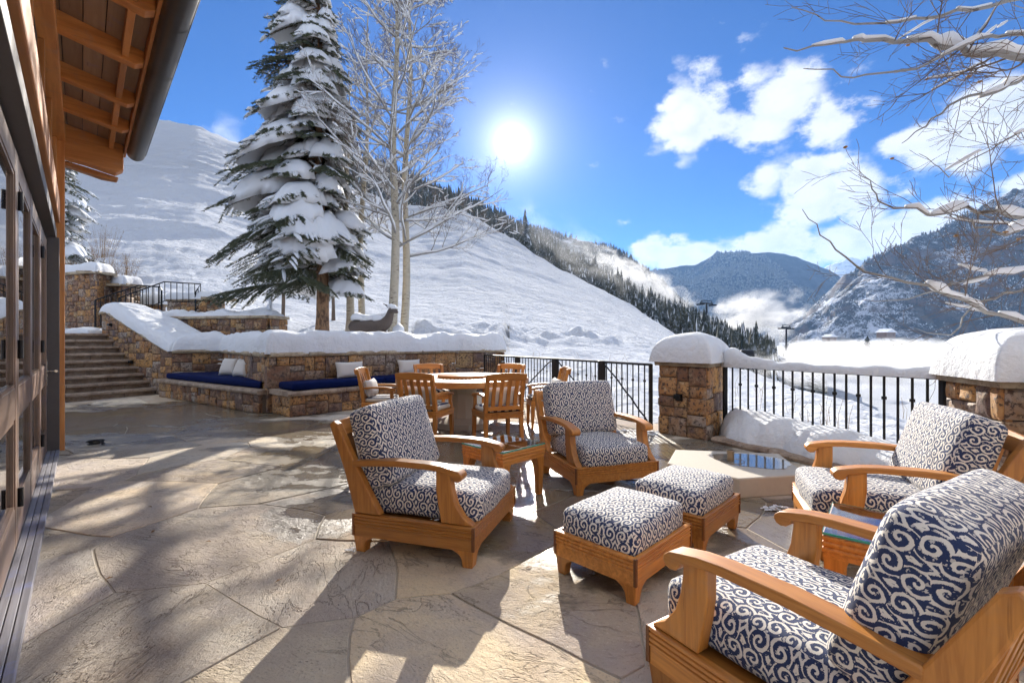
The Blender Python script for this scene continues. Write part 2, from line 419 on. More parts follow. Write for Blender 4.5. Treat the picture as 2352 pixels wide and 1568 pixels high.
def mat_bark(name, base, dark, birch=True):
    m, t, b = new_mat(name, Roughness=.8)
    o = coord(t)
    n = noi(t, mapp(t, o, (7, 7, 34) if birch else (14, 14, 5)), 1.0, 5, .65, .5); e = noi(t, o, 3.5, 3)
    th = .55 if birch else .45
    put(t, b.inputs['Base Color'], mix(t, step(t, n + (e - .5) * .35, th, th + .12), base, dark))
    put(t, b.inputs['Normal'], bmp(t, n, .4, .02)); return m
ASPEN = mat_bark('aspen_bark', (.46, .41, .32), (.075, .06, .05))
BOUGH = mat_bark('bough_bark', (.27, .262, .25), (.08, .065, .055))
TWIG = mat_plain('twig_bark', (.135, .098, .075), .85, 0, 0, 20, .3)
SPRUCEB = mat_bark('spruce_bark', (.34, .20, .11), (.13, .075, .045), False)
def mat_needle(name, a, c):
    m, t, b = new_mat(name, Roughness=.6)
    n = noi(t, coord(t), 3.0, 3); r = orand(t)
    col = mix(t, n, a, c)
    put(t, b.inputs['Base Color'], nod(t, 'ShaderNodeHueSaturation', 0, Value=r * .4 + .8, Color=col)); return m
NEEDLE = mat_needle('spruce_needles', (.05, .068, .04), (.105, .115, .062))
def mat_frosted():
    m, t, b = new_mat('conifer_needles', Roughness=.8)
    o = coord(t); r = orand(t); g = nod(t, 'ShaderNodeNewGeometry', None); nz = sep(t, K(t, g.outputs['Normal']))[2]
    n = noi(t, K(t, g.outputs['Position']), .9, 4, .7)
    fr = step(t, n + (nz - .4) * .3, .42, .62)
    col = mix(t, r, (.028, .038, .032), (.05, .058, .045))
    put(t, b.inputs['Base Color'], mix(t, fr * .8, col, (.40, .43, .48))); return m
PINE = mat_frosted()
DRYG = mat_plain('dry_stems', (.30, .20, .11), .9, 0, 0, 5, .4)
LEAF = mat_plain('dead_leaf', (.30, .16, .06), .8, 0, 0, 30, .3)
DEERM = mat_plain('bronze_brown', (.10, .075, .062), .6, .1, .4, 25, .3)
# ================================================================ SETTING: ground, slopes, mountains
rng = random.Random(7)
def fbm(x, y, z=0.0, o=4): return mnoise.fractal((x, y, z), 1.0, 2.0, o)

Y0T = [(-1500, 16), (-200, 15), (150, 14.3), (365, 14.0), (600, 13.35), (622, 13.1), (624, 9.35), (700, 9.85), (1047, 12.8), (1155, 13.2), (1172, 10.9), (1510, 7.35),
       (1560, 7.45), (1664, 6.72), (2234, 4.5), (2352, 4.05), (2700, 3.3), (4200, 2.6)]
Z0T = [(-1500, 1.6), (150, 1.6), (355, 1.7), (380, 2.0), (600, 2.0), (622, 1.95), (624, 1.16), (1047, 1.2), (1155, 1.15), (1172, .02), (1510, -.02), (1664, .06), (2234, .02), (4200, -.1)]
ZMT = [(-1500, 3.0), (150, 2.6), (380, 2.5), (560, 2.1), (620, 1.72), (700, 1.5), (900, 1.46), (1050, 1.3), (1150, .95), (1250, .55), (1400, .36), (1550, .15), (1664, -.25), (1800, -.5),
       (2085, -.9), (2352, -1.2), (4200, -2)]
YMT = [(-1500, 20), (150, 18.3), (600, 17.4), (700, 16.6), (1047, 16.8), (1155, 16.4), (1300, 15.0), (1510, 12.0), (1664, 10.7), (4200, 6.6)]
YCT = [(-1500, 230), (0, 250), (370, 277), (450, 290), (560, 335), (680, 378), (800, 425), (917, 470), (1063, 484), (1151, 534), (1250, 588), (1350, 645), (1450, 705), (1550, 766),
       (1620, 806), (1700, 848), (1800, 880), (1950, 922), (2085, 960), (2200, 1000), (2352, 1055), (2700, 1150), (4200, 1500)]
RCT = [(-1500, 420), (370, 420), (600, 330), (900, 205), (1063, 155), (1150, 135), (1350, 98), (1550, 62), (1620, 46), (1700, 31), (1800, 21), (1950, 14.5), (2085, 11.5), (2200, 9.8),
       (2352, 8.2), (2700, 7), (4200, 6)]
def slope_z(xi, Y, lumps=True):
    y0, z0, zm, yc, rc = (tab(T, xi) for T in (Y0T, Z0T, ZMT, YCT, RCT))
    ym = max(y0 + .6, min(tab(YMT, xi), y0 + (rc - y0) * .45))
    zc = EYE + (CY - yc) / FPX * rc
    if xi > 1664: zm = lerp(z0, zc, .35)
    if Y <= ym:
        s = max(0., (Y - y0) / (ym - y0)); z = lerp(z0, zm, s)
    elif Y <= rc:
        s = (Y - ym) / (rc - ym)
        z = zm + (zc - zm) * s ** (tab([(0, 1.14), (600, 1.14), (900, 1.2), (1063, 1.22), (1500, 1.2)], xi) if zc > zm else .95)
    else:
        e = (Y - rc) / rc
        grad = (zc - EYE) / rc
        if xi < 1600: z = zc + (grad - .10) * (Y - rc) * (1 if e < .3 else 1) - .25 * rc * max(0, e - .15) ** 1.0
        else: z = zc + (grad - .16) * (Y - rc)
        z = max(z, -27)
    if lumps:
        X = (xi - CX) / FPX * Y
        damp = min(1, max(.0, (Y - y0) / 1.5))
        z += damp * (.11 * fbm(X * .55, Y * .4, 1) + .05 * fbm(X * 1.9, Y * 1.6, 5))
        k = min(1, max(0, (Y - 18) / 60))
        z += k * (1.0 * fbm(X * .045, Y * .03, 3) + .28 * fbm(X * .2, Y * .13, 9) + .10 * fbm(X * .7, Y * .5, 7)) * min(1, max(.12, (rc - 30) / 80.))
        if Y < 60:
            c_ = max(0., min(1, (Y - y0) / 1.)) * max(0., min(1, (62 - Y) / 25.))
            z += c_ * (.05 * max(0, mnoise.noise((X * 2.6, Y * 2.1, 21))) ** .7 + .035 * mnoise.noise((X * 6.5, Y * 5, 23)) + .06 * mnoise.noise((X * 1.1, Y * .8, 29))) * (1 if xi > 1100 else .8)
        z += (.7 if xi < 800 else .25) * k * (2.4 * mnoise.noise((X * .035 + Y * .02, Y * .11, 31)) + .7 * mnoise.noise((X * .12 + Y * .08, Y * .42, 33))) * min(1, max(.1, (rc - 40) / 120.))
        # a ploughed bank and the old tracks across the foot of the run
        bank = math.exp(-((Y - (22 + (xi - 1150) * .012)) / 2.2) ** 2) if 950 < xi < 1900 else 0
        z += bank * .42 * (fbm(X * .9, Y * .9, 11) + .35) * min(1, max(0, (rc - 22) / 15))
    return z
def polar_sheet(name, cols, rows_of, zfun, mat, parent=None, smooth=True):
    vs, fs = [], []; nr = None
    for xi in cols:
        Ys = rows_of(xi); nr = len(Ys)
        for Y in Ys: vs.append(((xi - CX) / FPX * Y, Y, zfun(xi, Y)))
    for i in range(len(cols) - 1):
        for j in range(nr - 1):
            fs.append((i * nr + j, (i + 1) * nr + j, (i + 1) * nr + j + 1, i * nr + j + 1))
    me = bpy.data.meshes.new(name); me.from_pydata(vs, [], fs)
    return link(name, me, mat, parent, 180 if smooth else None)
def slope_rows(xi):
    y0, rc = tab(Y0T, xi), tab(RCT, xi)
    a = np.geomspace(y0 - .15, rc, 190)
    b = rc * np.geomspace(1.01, 2.2 if xi < 1600 else 30, 22)
    return np.concatenate([a, b])
def mat_slope():
    m, t, b = new_mat('slope_snow', Roughness=.6)
    P = K(t, nod(t, 'ShaderNodeNewGeometry', None).outputs['Position'])
    a = noi(t, P, .12, 4, .6); c = noi(t, mapp(t, P, (.6, 1.3, .6), rot=(0, 0, .5)), 1.0, 5, .65, .6); g = noi(t, P, 6, 4, .6)
    x, y, z = sep(t, P)
    farr = step(t, y, 12, 40)
    put(t, b.inputs['Base Color'], mix(t, a, (.60, .63, .69), (.67, .69, .73)))
    sb = mix(t, a, (.60, .63, .69), (.67, .69, .73)); sp = step(t, noi(t, P, 2.6, 4, .75), .60, .70) * step(t, y, 26, 60) * step(t, noi(t, P, .16, 3), .42, .6)
    put(t, b.inputs['Base Color'], mix(t, sp * .6, sb, (.26, .22, .19)))
    b.inputs['Specular IOR Level'].default_value = .0
    g2 = noi(t, P, 1.9, 5, .65)
    rip = noi(t, mapp(t, P, (.10, .34, .3), rot=(0, 0, .35)), 1.0, 6, .68, .8); brush = noi(t, P, .45, 5, .75)
    vfar = step(t, y, 50, 160)
    h = c * (farr * .7 + .15) + g * .12 + g2 * .3 + a * farr * 1.0 + rip * vfar * 4.5 + brush * farr * 1.5
    put(t, b.inputs['Normal'], bmp(t, h, .9, .6)); return m
SLOPE = mat_slope()
cols = list(range(-1400, -60, 60)) + list(range(-60, 2480, 7)) + list(range(2480, 4200, 70))
cols = sorted(set(cols + [616, 618, 623, 625, 1166, 1170, 1175]))
tag(polar_sheet('snow_slope', cols, slope_rows, slope_z, SLOPE), kind='structure')

# valley floor, reaching past the mountains
def valley():
    mb = MB(); mb.add([(-15000, -9000, -27.5), (15000, -9000, -27.5), (15000, 16000, -27.5), (-15000, 16000, -27.5)], [(0, 1, 2, 3)])
    tag(mb.build('valley_floor', SLOPE, fix=False), kind='structure')
valley()
def mat_mountain(name, tree, scrub, snow, scale, cover, rock=(.13, .10, .09)):
    m, t, b = new_mat(name, Roughness=.9)
    g = nod(t, 'ShaderNodeNewGeometry', None); P = K(t, g.outputs['Position']); N = K(t, g.outputs['Normal'])
    nx, ny, nz = sep(t, N)
    a = noi(t, P, scale, 5, .65); c = noi(t, P, scale * 6, 4, .7); d = noi(t, P, scale * 26, 3, .7)
    f = step(t, a * .55 + c * .45 + (nz - .75) * .25 + (d - .5) * .5, cover - .05, cover + .06)
    col = mix(t, f, tree, snow)
    sc_ = step(t, noi(t, P, scale * 3.3, 4, .6), .5, .62)
    col = mix(t, sc_ * .55, col, scrub)
    cl = step(t, nz, .62, .45)
    put(t, b.inputs['Base Color'], mix(t, cl, col, rock))
    put(t, b.inputs['Normal'], bmp(t, c + d * .6, .9, 1.2 / scale * .06)); return m
def ridge(name, sky, foot_y, Yn, Yf, mat, amp, freq, step_=9, rows=70, fine=1.0):
    xs = [p[0] for p in sky]
    cols = list(np.arange(xs[0], xs[-1] + 1, step_))
    def rows_of(xi):
        return np.concatenate([np.linspace(tab(Yn, xi) if isinstance(Yn, list) else Yn, tab(Yf, xi) if isinstance(Yf, list) else Yf, rows),
                               np.linspace(1.03, 1.5, 6) * (tab(Yf, xi) if isinstance(Yf, list) else Yf)])
    def z(xi, Y):
        yn = tab(Yn, xi) if isinstance(Yn, list) else Yn; yf = tab(Yf, xi) if isinstance(Yf, list) else Yf
        ys = tab(sky, xi); fy = tab(foot_y, xi) if isinstance(foot_y, list) else foot_y
        z0 = EYE + (CY - fy) / FPX * yn; z1 = EYE + (CY - ys) / FPX * yf
        s = (Y - yn) / (yf - yn)
        if s <= 1: zz = lerp(z0, z1, max(0., s) ** .9)
        else: zz = z1 - (Y - yf) * .35
        X = (xi - CX) / FPX * Y
        w = max(0, min(1, s * 3)) * (1 if s < .97 else .45)
        # gullies and spurs
        rg = 1 - abs(fbm(X * freq, Y * freq * .6, 2, 5)) * 2
        return zz + amp * w * (rg - .55) * .8 + amp * .35 * fbm(X * freq * 4, Y * freq * 4, 8, 4) * w * fine
    o = polar_sheet(name, cols, rows_of, z, mat)
    o['kind'] = 'structure'
    return z
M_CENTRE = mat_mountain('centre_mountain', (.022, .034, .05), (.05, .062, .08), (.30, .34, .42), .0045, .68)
M_RIGHT = mat_mountain('right_mountain', (.04, .047, .05), (.14, .125, .115), (.56, .59, .66), .008, .52)
M_FOREST = mat_mountain('forest_floor', (.04, .05, .045), (.12, .12, .12), (.7, .72, .76), .03, .55)
z_ctr = ridge('mountain_centre', [(1380, 700), (1460, 650), (1520, 617), (1560, 603), (1620, 596), (1665, 583), (1710, 575), (1760, 579), (1830, 592), (1880, 610), (1925, 634), (1990, 690), (2080, 760)],
              [(1300, 794.3), (2200, 794.3)], 3000, 4600, M_CENTRE, 95, .0013, 7, 90)
z_far = ridge('mountain_far', [(1750, 700), (1850, 640), (1910, 606), (1950, 590), (1985, 602), (2050, 640), (2150, 700)], 789.2, 6000, 8000,
              mat_mountain('far_mountain', (.1, .12, .16), (.2, .22, .25), (.75, .78, .84), .003, .35), 120, .0012, 10, 40)
z_rt = ridge('mountain_right', [(1790, 775), (1850, 712), (1900, 672), (1935, 640), (1990, 605), (2050, 580), (2100, 548), (2150, 530), (2210, 500), (2260, 478), (2300, 455), (2352, 428), (2450, 390), (2600, 330), (3000, 260), (4000, 250)],
             805, 1480, [(1790, 2300), (2000, 2000), (2352, 1950), (4000, 1900)], M_RIGHT, 75, .0032, 8, 110)
SKY1 = [(640, 300), (780, 338), (850, 362), (917, 385), (1000, 425), (1100, 470), (1200, 525), (1300, 585), (1350, 612), (1400, 640), (1450, 672), (1530, 715), (1600, 745), (1700, 785), (1800, 815), (1900, 840)]
SKY1 = [(x, y + 10) for x, y in SKY1]
RC_N = [(x, tab(RCT, x) * 1.25 + 60) for x in range(640, 1901, 40)]
RC_F = [(640, 620), (917, 480), (1100, 420), (1350, 360), (1550, 320), (1900, 260)]
z_r1 = ridge('forest_ridge', SKY1, [(x, tab(YCT, x) + 34) for x in range(640, 1901, 40)], RC_N, RC_F, M_FOREST, 5, .02, 14, 30)
SKY2 = [(1180, 520), (1250, 530), (1300, 545), (1350, 556), (1400, 566), (1450, 590), (1500, 622), (1530, 650), (1580, 700), (1640, 745), (1720, 790)]
z_r2 = ridge('forest_ridge_behind', SKY2, 812, 720, 1150, M_FOREST, 18, .008, 12, 40)

# ---------------------------------------------------------------- patio: flagstones one by one
def clip_half(poly, n, d):
    """keep points with n.p <= d"""
    out = []
    for i in range(len(poly)):
        a, b = poly[i], poly[(i + 1) % len(poly)]
        da, db = n[0] * a[0] + n[1] * a[1] - d, n[0] * b[0] + n[1] * b[1] - d
        if da <= 0: out.append(a)
        if (da < 0 < db) or (db < 0 < da):
            f = da / (da - db); out.append((a[0] + (b[0] - a[0]) * f, a[1] + (b[1] - a[1]) * f))
    return out
def inside(poly, x, y):
    c = False; n = len(poly)
    for i in range(n):
        (x1, y1), (x2, y2) = poly[i], poly[(i + 1) % n]
        if (y1 > y) != (y2 > y) and x < (x2 - x1) * (y - y1) / (y2 - y1) + x1: c = not c
    return c
def area(p): return .5 * sum(p[i][0] * p[(i + 1) % len(p)][1] - p[(i + 1) % len(p)][0] * p[i][1] for i in range(len(p)))
patio = MB()
patio.prism([(-13, 8), (-1, -5), (7, -5), (6.2, 1.2), (4.6, 4.0), (3.3, 6.3), (2.5, 7.15), (-.55, 12.2), (-5, 12.6), (-9, 12.4), (-13, 12)], -.3, -.0045)
patio = patio.build('patio', JOINT); tag(patio, kind='structure')
def flagstones():
    r = random.Random(21)
    vis = [(-1.2, -1.5), (-1.9, 1.5), (-6.0, 5.9), (-11.5, 10.2), (-9.6, 12.1), (-8.3, 11.9), (-4.6, 9.0), (-3.9, 8.4), (-1.0, 12.2), (-.4, 12.2), (2.3, 7.2), (3.2, 6.6), (4.4, 4.2), (5.6, 2), (5.6, -1.5)]
    seeds = []
    for gy in np.arange(-3, 14, .86):
        for gx in np.arange(-13, 8, 1.08):
            seeds.append((gx + r.uniform(-.55, .55) + (.5 if int(round(gy / .86)) % 2 else 0), gy + r.uniform(-.40, .40)))
    for i, (sx, sy) in enumerate(seeds):
        if not (inside(vis, sx, sy) or any(inside(vis, sx + a, sy + b) for a, b in ((.7, 0), (-.7, 0), (0, .7), (0, -.7)))): continue
        poly = [(sx - 2, sy - 2), (sx + 2, sy - 2), (sx + 2, sy + 2), (sx - 2, sy + 2)]
        for j, (qx, qy) in enumerate(seeds):
            dx, dy = qx - sx, qy - sy
            L = math.hypot(dx, dy)
            if j == i or L > 3.4: continue
            poly = clip_half(poly, (dx / L, dy / L), (dx * (sx + qx) + dy * (sy + qy)) / 2 / L - .005)
        if len(poly) < 3: continue
        pts = []
        for k in range(len(poly)):
            a, b = poly[k], poly[(k + 1) % len(poly)]
            m = max(1, int(math.hypot(b[0] - a[0], b[1] - a[1]) / .14))
            for q in range(m): pts.append((lerp(a[0], b[0], q / m), lerp(a[1], b[1], q / m)))
        w = []
        for (x, y) in pts:
            n1 = mnoise.noise_vector((x * .9, y * .9, 4)); n2 = mnoise.noise_vector((x * 6, y * 6, 9))
            w.append((x + n1.x * .16 + n2.x * .008, y + n1.y * .16 + n2.y * .008))
        cx, cy = sum(p[0] for p in w) / len(w), sum(p[1] for p in w) / len(w)
        z = r.uniform(-.002, .005); tx, ty = r.uniform(-.004, .004), r.uniform(-.004, .004)
        def ring(f, zz): return [((p[0] - cx) * f, (p[1] - cy) * f, zz + tx * (p[0] - cx) + ty * (p[1] - cy)) for p in w]
        mb = MB(); mb.loft([ring(1, -.05), ring(1, z - .004), ring(.994, z)])
        o = mb.build('flagstone', FLAG, patio); o.location = (cx, cy, 0)
flagstones()

# ---------------------------------------------------------------- stone masonry
def mosaic(w, h, r, lo=.11, hi=.34, ratio=2.6):
    out = []
    def cut(x, y, a, b):
        mx = r.uniform(lo * 1.7, hi * 1.55)
        if a > mx and a > b * .8 and a > 2 * lo:
            f = r.uniform(.35, .65) * a; cut(x, y, f, b); cut(x + f, y, a - f, b)
        elif b > r.uniform(lo * 1.5, hi) and b > 2 * lo * .8:
            f = r.uniform(.35, .65) * b; cut(x, y, a, f); cut(x, y + f, a, b - f)
        elif a > b * ratio and a > 2 * lo:
            f = r.uniform(.4, .6) * a; cut(x, y, f, b); cut(x + f, y, a - f, b)
        else: out.append((x, y, a, b))
    cut(0, 0, w, h); return out
def lay_stones(parent, P0, P1, z0, ztop, seed, lo=.12, hi=.36, keep=None, proud=.03, ratio=2.6):
    """mosaic of stones on the vertical face P0->P1 (outward normal on the right hand); ztop a number or f(u)"""
    r = random.Random(seed)
    P0, P1 = Vector((P0[0], P0[1])), Vector((P1[0], P1[1])); d = (P1 - P0); L = d.length; d.normalize(); n = Vector((d.y, -d.x))
    zt = ztop if callable(ztop) else (lambda u: ztop)
    H = max(zt(L * k / 40.) for k in range(41)) - z0
    for (x, y, a, b) in mosaic(L, H, r, lo, hi, ratio):
        g = .005
        poly = [(x + g, y + g), (x + a - g, y + g), (x + a - g, y + b - g), (x + g, y + b - g)]
        if callable(ztop):
            top = [zt(p[0]) - z0 - g for p in poly]
            if all(poly[k][1] > top[k] for k in (0, 1)): continue
            # clip with the local slope line
            u0, u1 = x, x + a; s = (zt(u1) - zt(u0)) / max(1e-6, u1 - u0)
            q = math.hypot(s, 1); poly = clip_half(poly, (-s / q, 1 / q), (zt(u0) - z0 - g - s * u0) / q)
            if len(poly) < 3 or area(poly) < .004: continue
        if keep and not keep(x + a / 2, z0 + y + b / 2): continue
        pts = []
        for k in range(len(poly)):
            p, q = poly[k], poly[(k + 1) % len(poly)]
            pts.append((p[0] + r.uniform(-.006, .006), p[1] + r.uniform(-.006, .006)))
            pts.append(((p[0] + q[0]) / 2 + r.uniform(-.006, .006), (p[1] + q[1]) / 2 + r.uniform(-.005, .005)))
        cu, cz = sum(p[0] for p in pts) / len(pts), sum(p[1] for p in pts) / len(pts)
        pr = r.uniform(.3, 1) * proud
        org = Vector((P0.x + d.x * cu, P0.y + d.y * cu, z0 + cz))
        def V(u, z, dep): return Vector((d.x * (u - cu) + n.x * dep, d.y * (u - cu) + n.y * dep, z - cz))
        mz = min(a, b); f = 1 - min(.28, .022 / mz * 2)
        back = [V(u, z, -.05) for u, z in pts]; mid = [V(u, z, pr - .016) for u, z in pts]
        fr = [V(cu + (u - cu) * f, cz + (z - cz) * f, pr + r.uniform(-.007, .007)) for u, z in pts]
        mb = MB(); mb.loft([back, mid, fr], cap=False); m = len(pts); c = len(mb.v)
        mb.v.append(tuple(V(cu + r.uniform(-.2, .2) * a, cz + r.uniform(-.2, .2) * b, pr + r.uniform(.0, .014))))
        for k in range(m): mb.f.append((2 * m + k, 2 * m + (k + 1) % m, c)); mb.mi.append(0)
        o = mb.build('stone', STONE, parent, smooth=35); o.location = org - parent.location
def cap_run(parent, P0, P1, z, w_out=.05, w_in=.5, h=.075, seed=1, ln=.8, name='coping_stone', mat=None, z1=None):
    """coping slabs, each one its own piece, along P0->P1"""
    r = random.Random(seed); P0, P1 = Vector((P0[0], P0[1])), Vector((P1[0], P1[1])); d = P1 - P0; L = d.length; d.normalize(); n = Vector((d.y, -d.x))
    us = [0.0]
    while us[-1] < L - ln * .6: us.append(min(L, us[-1] + ln * r.uniform(.75, 1.3)))
    if L - us[-1] > .02: us[-1] = L
    for a, b in zip(us, us[1:]):
        m = max(2, int((b - a) / .14)); rings = []
        for k in range(m + 1):
            u = lerp(a + .004, b - .004, k / m); zz = z if z1 is None else lerp(z, z1, u / L)
            jo, jz = r.uniform(-.012, .012), r.uniform(-.006, .006)
            q = P0 + d * u
            def V(dep, zq): return (q.x + n.x * dep, q.y + n.y * dep, zz + zq)
            rings.append([V(w_out + jo, .012 + jz), V(w_out + jo + .008, h * .55), V(w_out - .012 + jo, h + jz), V(-w_in, h), V(-w_in, 0.0), V(w_out - .012 + jo, 0.0)])
        mb = MB(); mb.loft(rings); mb.build(name, mat or CAP, parent, smooth=30, world=True)
def trim(P0, P1, k=.13):
    P0, P1 = Vector((P0[0], P0[1])), Vector((P1[0], P1[1])); d = (P1 - P0).normalized() * min(k, (P1 - P0).length * .3)
    return P0 + d, P1 - d
def core(parent, poly, z0, z1):
    mb = MB(); mb.prism(poly, z0, z1); mb.build('mortar_core', MORTAR, parent, world=True)
def off(P0, P1, din, dout=0.0):
    """strip polygon behind the face P0->P1"""
    P0, P1 = Vector((P0[0], P0[1])), Vector((P1[0], P1[1])); d = (P1 - P0).normalized(); n = Vector((d.y, -d.x))
    return [tuple(P0 + n * dout), tuple(P1 + n * dout), tuple(P1 - n * din), tuple(P0 - n * din)]
def along(P0, P1, u, w=0.0):
    P0, P1 = Vector((P0[0], P0[1])), Vector((P1[0], P1[1])); d = (P1 - P0).normalized(); n = Vector((d.y, -d.x)); q = P0 + d * u + n * w
    return (q.x, q.y)

# ---- snow lying on things: a drifted heap over a plan outline
def seg_dist(px, py, poly):
    d = np.full(px.shape, 1e9)
    for i in range(len(poly)):
        (x1, y1), (x2, y2) = poly[i], poly[(i + 1) % len(poly)]
        ex, ey = x2 - x1, y2 - y1; L2 = ex * ex + ey * ey + 1e-12
        tt = np.clip(((px - x1) * ex + (py - y1) * ey) / L2, 0, 1)
        d = np.minimum(d, np.hypot(px - x1 - tt * ex, py - y1 - tt * ey))
    return d
def in_poly_np(px, py, poly):
    c = np.zeros(px.shape, bool); n = len(poly)
    for i in range(n):
        (x1, y1), (x2, y2) = poly[i], poly[(i + 1) % n]
        if y1 == y2: continue
        m = ((y1 > py) != (y2 > py)) & (px < (x2 - x1) * (py - y1) / (y2 - y1) + x1); c ^= m
    return c
def snow_heap(name, poly, base, H, Rr, label, cell=.035, p=2.2, rough=.03, edge=.03, seed=0, cat='snow', hfun=None, mat=None):
    """base: number or f(x, y); grid is warped to its outline so the lip stays clean"""
    xs = [q[0] for q in poly]; ys = [q[1] for q in poly]
    gx = np.arange(min(xs) - cell, max(xs) + 2 * cell, cell); gy = np.arange(min(ys) - cell, max(ys) + 2 * cell, cell)
    PX, PY = np.meshgrid(gx, gy, indexing='ij')
    wob = np.array([[mnoise.noise((x * 2.3, y * 2.3, seed)) + .4 * mnoise.noise((x * 8, y * 8, seed + 3)) for y in gy] for x in gx])
    ins = in_poly_np(PX, PY, poly); D = seg_dist(PX, PY, poly); D = np.where(ins, D, -D) + wob * edge + edge * .3
    idx = -np.ones(PX.shape, int); vs = []; fs = []
    keepv = D > -cell * 1.6
    GX, GY = np.gradient(D, cell)
    gl = np.sqrt(GX ** 2 + GY ** 2) + 1e-6
    PXs = np.where(D < 0, PX - D * GX / gl, PX); PYs = np.where(D < 0, PY - D * GY / gl, PY)
    for i in range(len(gx)):
        for j in range(len(gy)):
            if keepv[i, j]:
                x, y, dd = PXs[i, j], PYs[i, j], D[i, j]
                b = base(x, y) if callable(base) else base
                hh = H * (hfun(x, y) if hfun else 1.0)
                q = min(1.0, max(0.0, dd) / Rr)
                z = hh * (1 - (1 - q) ** p) ** (1 / p)
                nz = mnoise.fractal((x * 1.7, y * 1.7, seed + 7), 1, 2, 3) * rough * 2 + mnoise.noise((x * 11, y * 11, seed)) * rough * .25
                z += nz * min(1, q * 2)
                idx[i, j] = len(vs); vs.append((x, y, b + (z if dd > 0 else -.005)))
    for i in range(len(gx) - 1):
        for j in range(len(gy) - 1):
            q = (idx[i, j], idx[i + 1, j], idx[i + 1, j + 1], idx[i, j + 1])
            if min(q) >= 0: fs.append(q)
    me = bpy.data.meshes.new(name); me.from_pydata(vs, [], fs)
    # closed sides below the lip
    bm = bmesh.new(); bm.from_mesh(me)
    be = [e for e in bm.edges if e.is_boundary]
    ex = bmesh.ops.extrude_edge_only(bm, edges=be)
    for v in ex['geom']:
        if isinstance(v, bmesh.types.BMVert): v.co.z -= .03
    bmesh.ops.recalc_face_normals(bm, faces=bm.faces)
    for k in range(2): bmesh.ops.smooth_vert(bm, verts=[v for v in bm.verts], factor=.5, use_axis_x=True, use_axis_y=True, use_axis_z=True)
    bm.to_mesh(me); bm.free()
    o = link(name, me, mat or SNOW, None, 180)
    return tag(o, label, cat, kind='stuff')
# ================================================================ STEPS AND STONE WALLS
E2 = Vector((.435, .90)); A2 = Vector((-.90, .435)); S1 = Vector((-9.1, 11.8))
RISE, GO, NST = .175, .30, 9
def stair():
    st = thing('stone_staircase', 'broad flight of rough brown stone steps climbing beside the house', 'steps', (S1.x, S1.y, 0))
    r = random.Random(5)
    Wd = 3.3
    for k in range(NST):
        f0 = S1 + A2 * (GO * k)
        z0, z1 = RISE * k, RISE * (k + 1)
        def V(u, a, z): q = f0 + E2 * u + A2 * a; return (q.x, q.y, z)
        cuts = [-Wd, -Wd + r.uniform(.9, 1.4), r.uniform(-1.2, -.5), .02]
        for a, b in zip(cuts, cuts[1:]):                                   # riser blocks
            mb = MB(); m = 6; rings = []
            for i in range(m + 1):
                u = lerp(a + .006, b - .006, i / m); j = r.uniform(-.012, .012)
                rings.append([V(u, .05 + j, z0), V(u, .045 + j, z1 - .075), V(u, GO, z1 - .075), V(u, GO, z0)])
            mb.loft(rings); mb.build('riser_stone', TREAD, st, smooth=30, world=True)
        cuts = [-Wd, r.uniform(-1.9, -1.2), .05]
        for a, b in zip(cuts, cuts[1:]):                                   # tread slabs
            mb = MB(); m = 10; rings = []
            for i in range(m + 1):
                u = lerp(a + .005, b - .005, i / m); j = r.uniform(-.016, .016); h = r.uniform(-.006, .006)
                rings.append([V(u, -.04 + j, z1 - .075 + h), V(u, -.06 + j, z1 - .045), V(u, -.045 + j, z1 - .004 + h), V(u, GO + .06, z1), V(u, GO + .06, z1 - .07), V(u, .04, z1 - .072)])
            mb.loft(rings); mb.build('tread_slab', TREAD, st, smooth=30, world=True)
stair()
Q0 = (-8.49, 11.5); Q1 = (-11.55, 12.98); IN = (-7.55, 12.05); C0 = (-4.58, 8.67); EE = (-1.5, 12.27); GG = (-.75, 12.52); HH = (-.2, 12.95)
ZW = 1.055
LQ = math.hypot(Q0[0] - Q1[0], Q0[1] - Q1[1])
def zside(u):   # along Q1 -> Q0
    return 2.12 if u < .3 else lerp(2.12, ZW, min(1, (u - .3) / (LQ - .3 - .12)))
wl = thing('stair_wall', 'sloping stone wall along the steps with a slanted coping', 'wall', (Q1[0], Q1[1], 0))
core(wl, off(Q1, Q0, .5, -.01), 0, ZW)
mbs = MB(); us = np.linspace(0, LQ, 14)
mbs.loft([[(*along(Q1, Q0, u, -.012), ZW - .05), (*along(Q1, Q0, u, -.012), zside(u) - .004), (*along(Q1, Q0, u, -.55), zside(u) - .004), (*along(Q1, Q0, u, -.55), ZW - .05)] for u in us])
mbs.build('mortar_core', MORTAR, wl, world=True)
lay_stones(wl, Q1, Q0, 0, zside, 11, .15, .44)
lay_stones(wl, along(Q1, Q0, 0, -.55), Q1, 1.3, 2.12, 12, .13, .36)
cap_run(wl, along(Q1, Q0, -.04), along(Q1, Q0, .33), 2.12, .06, .6, .08, 3, .4)
cap_run(wl, along(Q1, Q0, .32), along(Q1, Q0, LQ - .1), 2.115, .05, .6, .08, 4, .75, z1=ZW)

wb = thing('terrace_wall', 'stone wall with brown coping behind the two navy benches', 'wall', (C0[0], C0[1], 0))
LB = 5.3
for i, (a, b) in enumerate(((Q0, IN), (IN, C0), (C0, EE), (EE, GG))):
    core(wb, off(*trim(a, b), .14, -.012), 0, ZW)
    lay_stones(wb, a, b, 0 if i != 1 else .3, ZW, 31 + i, .16, .5, ratio=3.2)
    cap_run(wb, a, b, ZW, .07, .55, .085, 41 + i, .95)
core(wb, off(*trim(GG, HH), .14, -.012), 0, ZW)
lay_stones(wb, GG, HH, 0, ZW, 39, .14, .36)
cap_run(wb, GG, HH, ZW, .06, .55, .085, 47, .8)
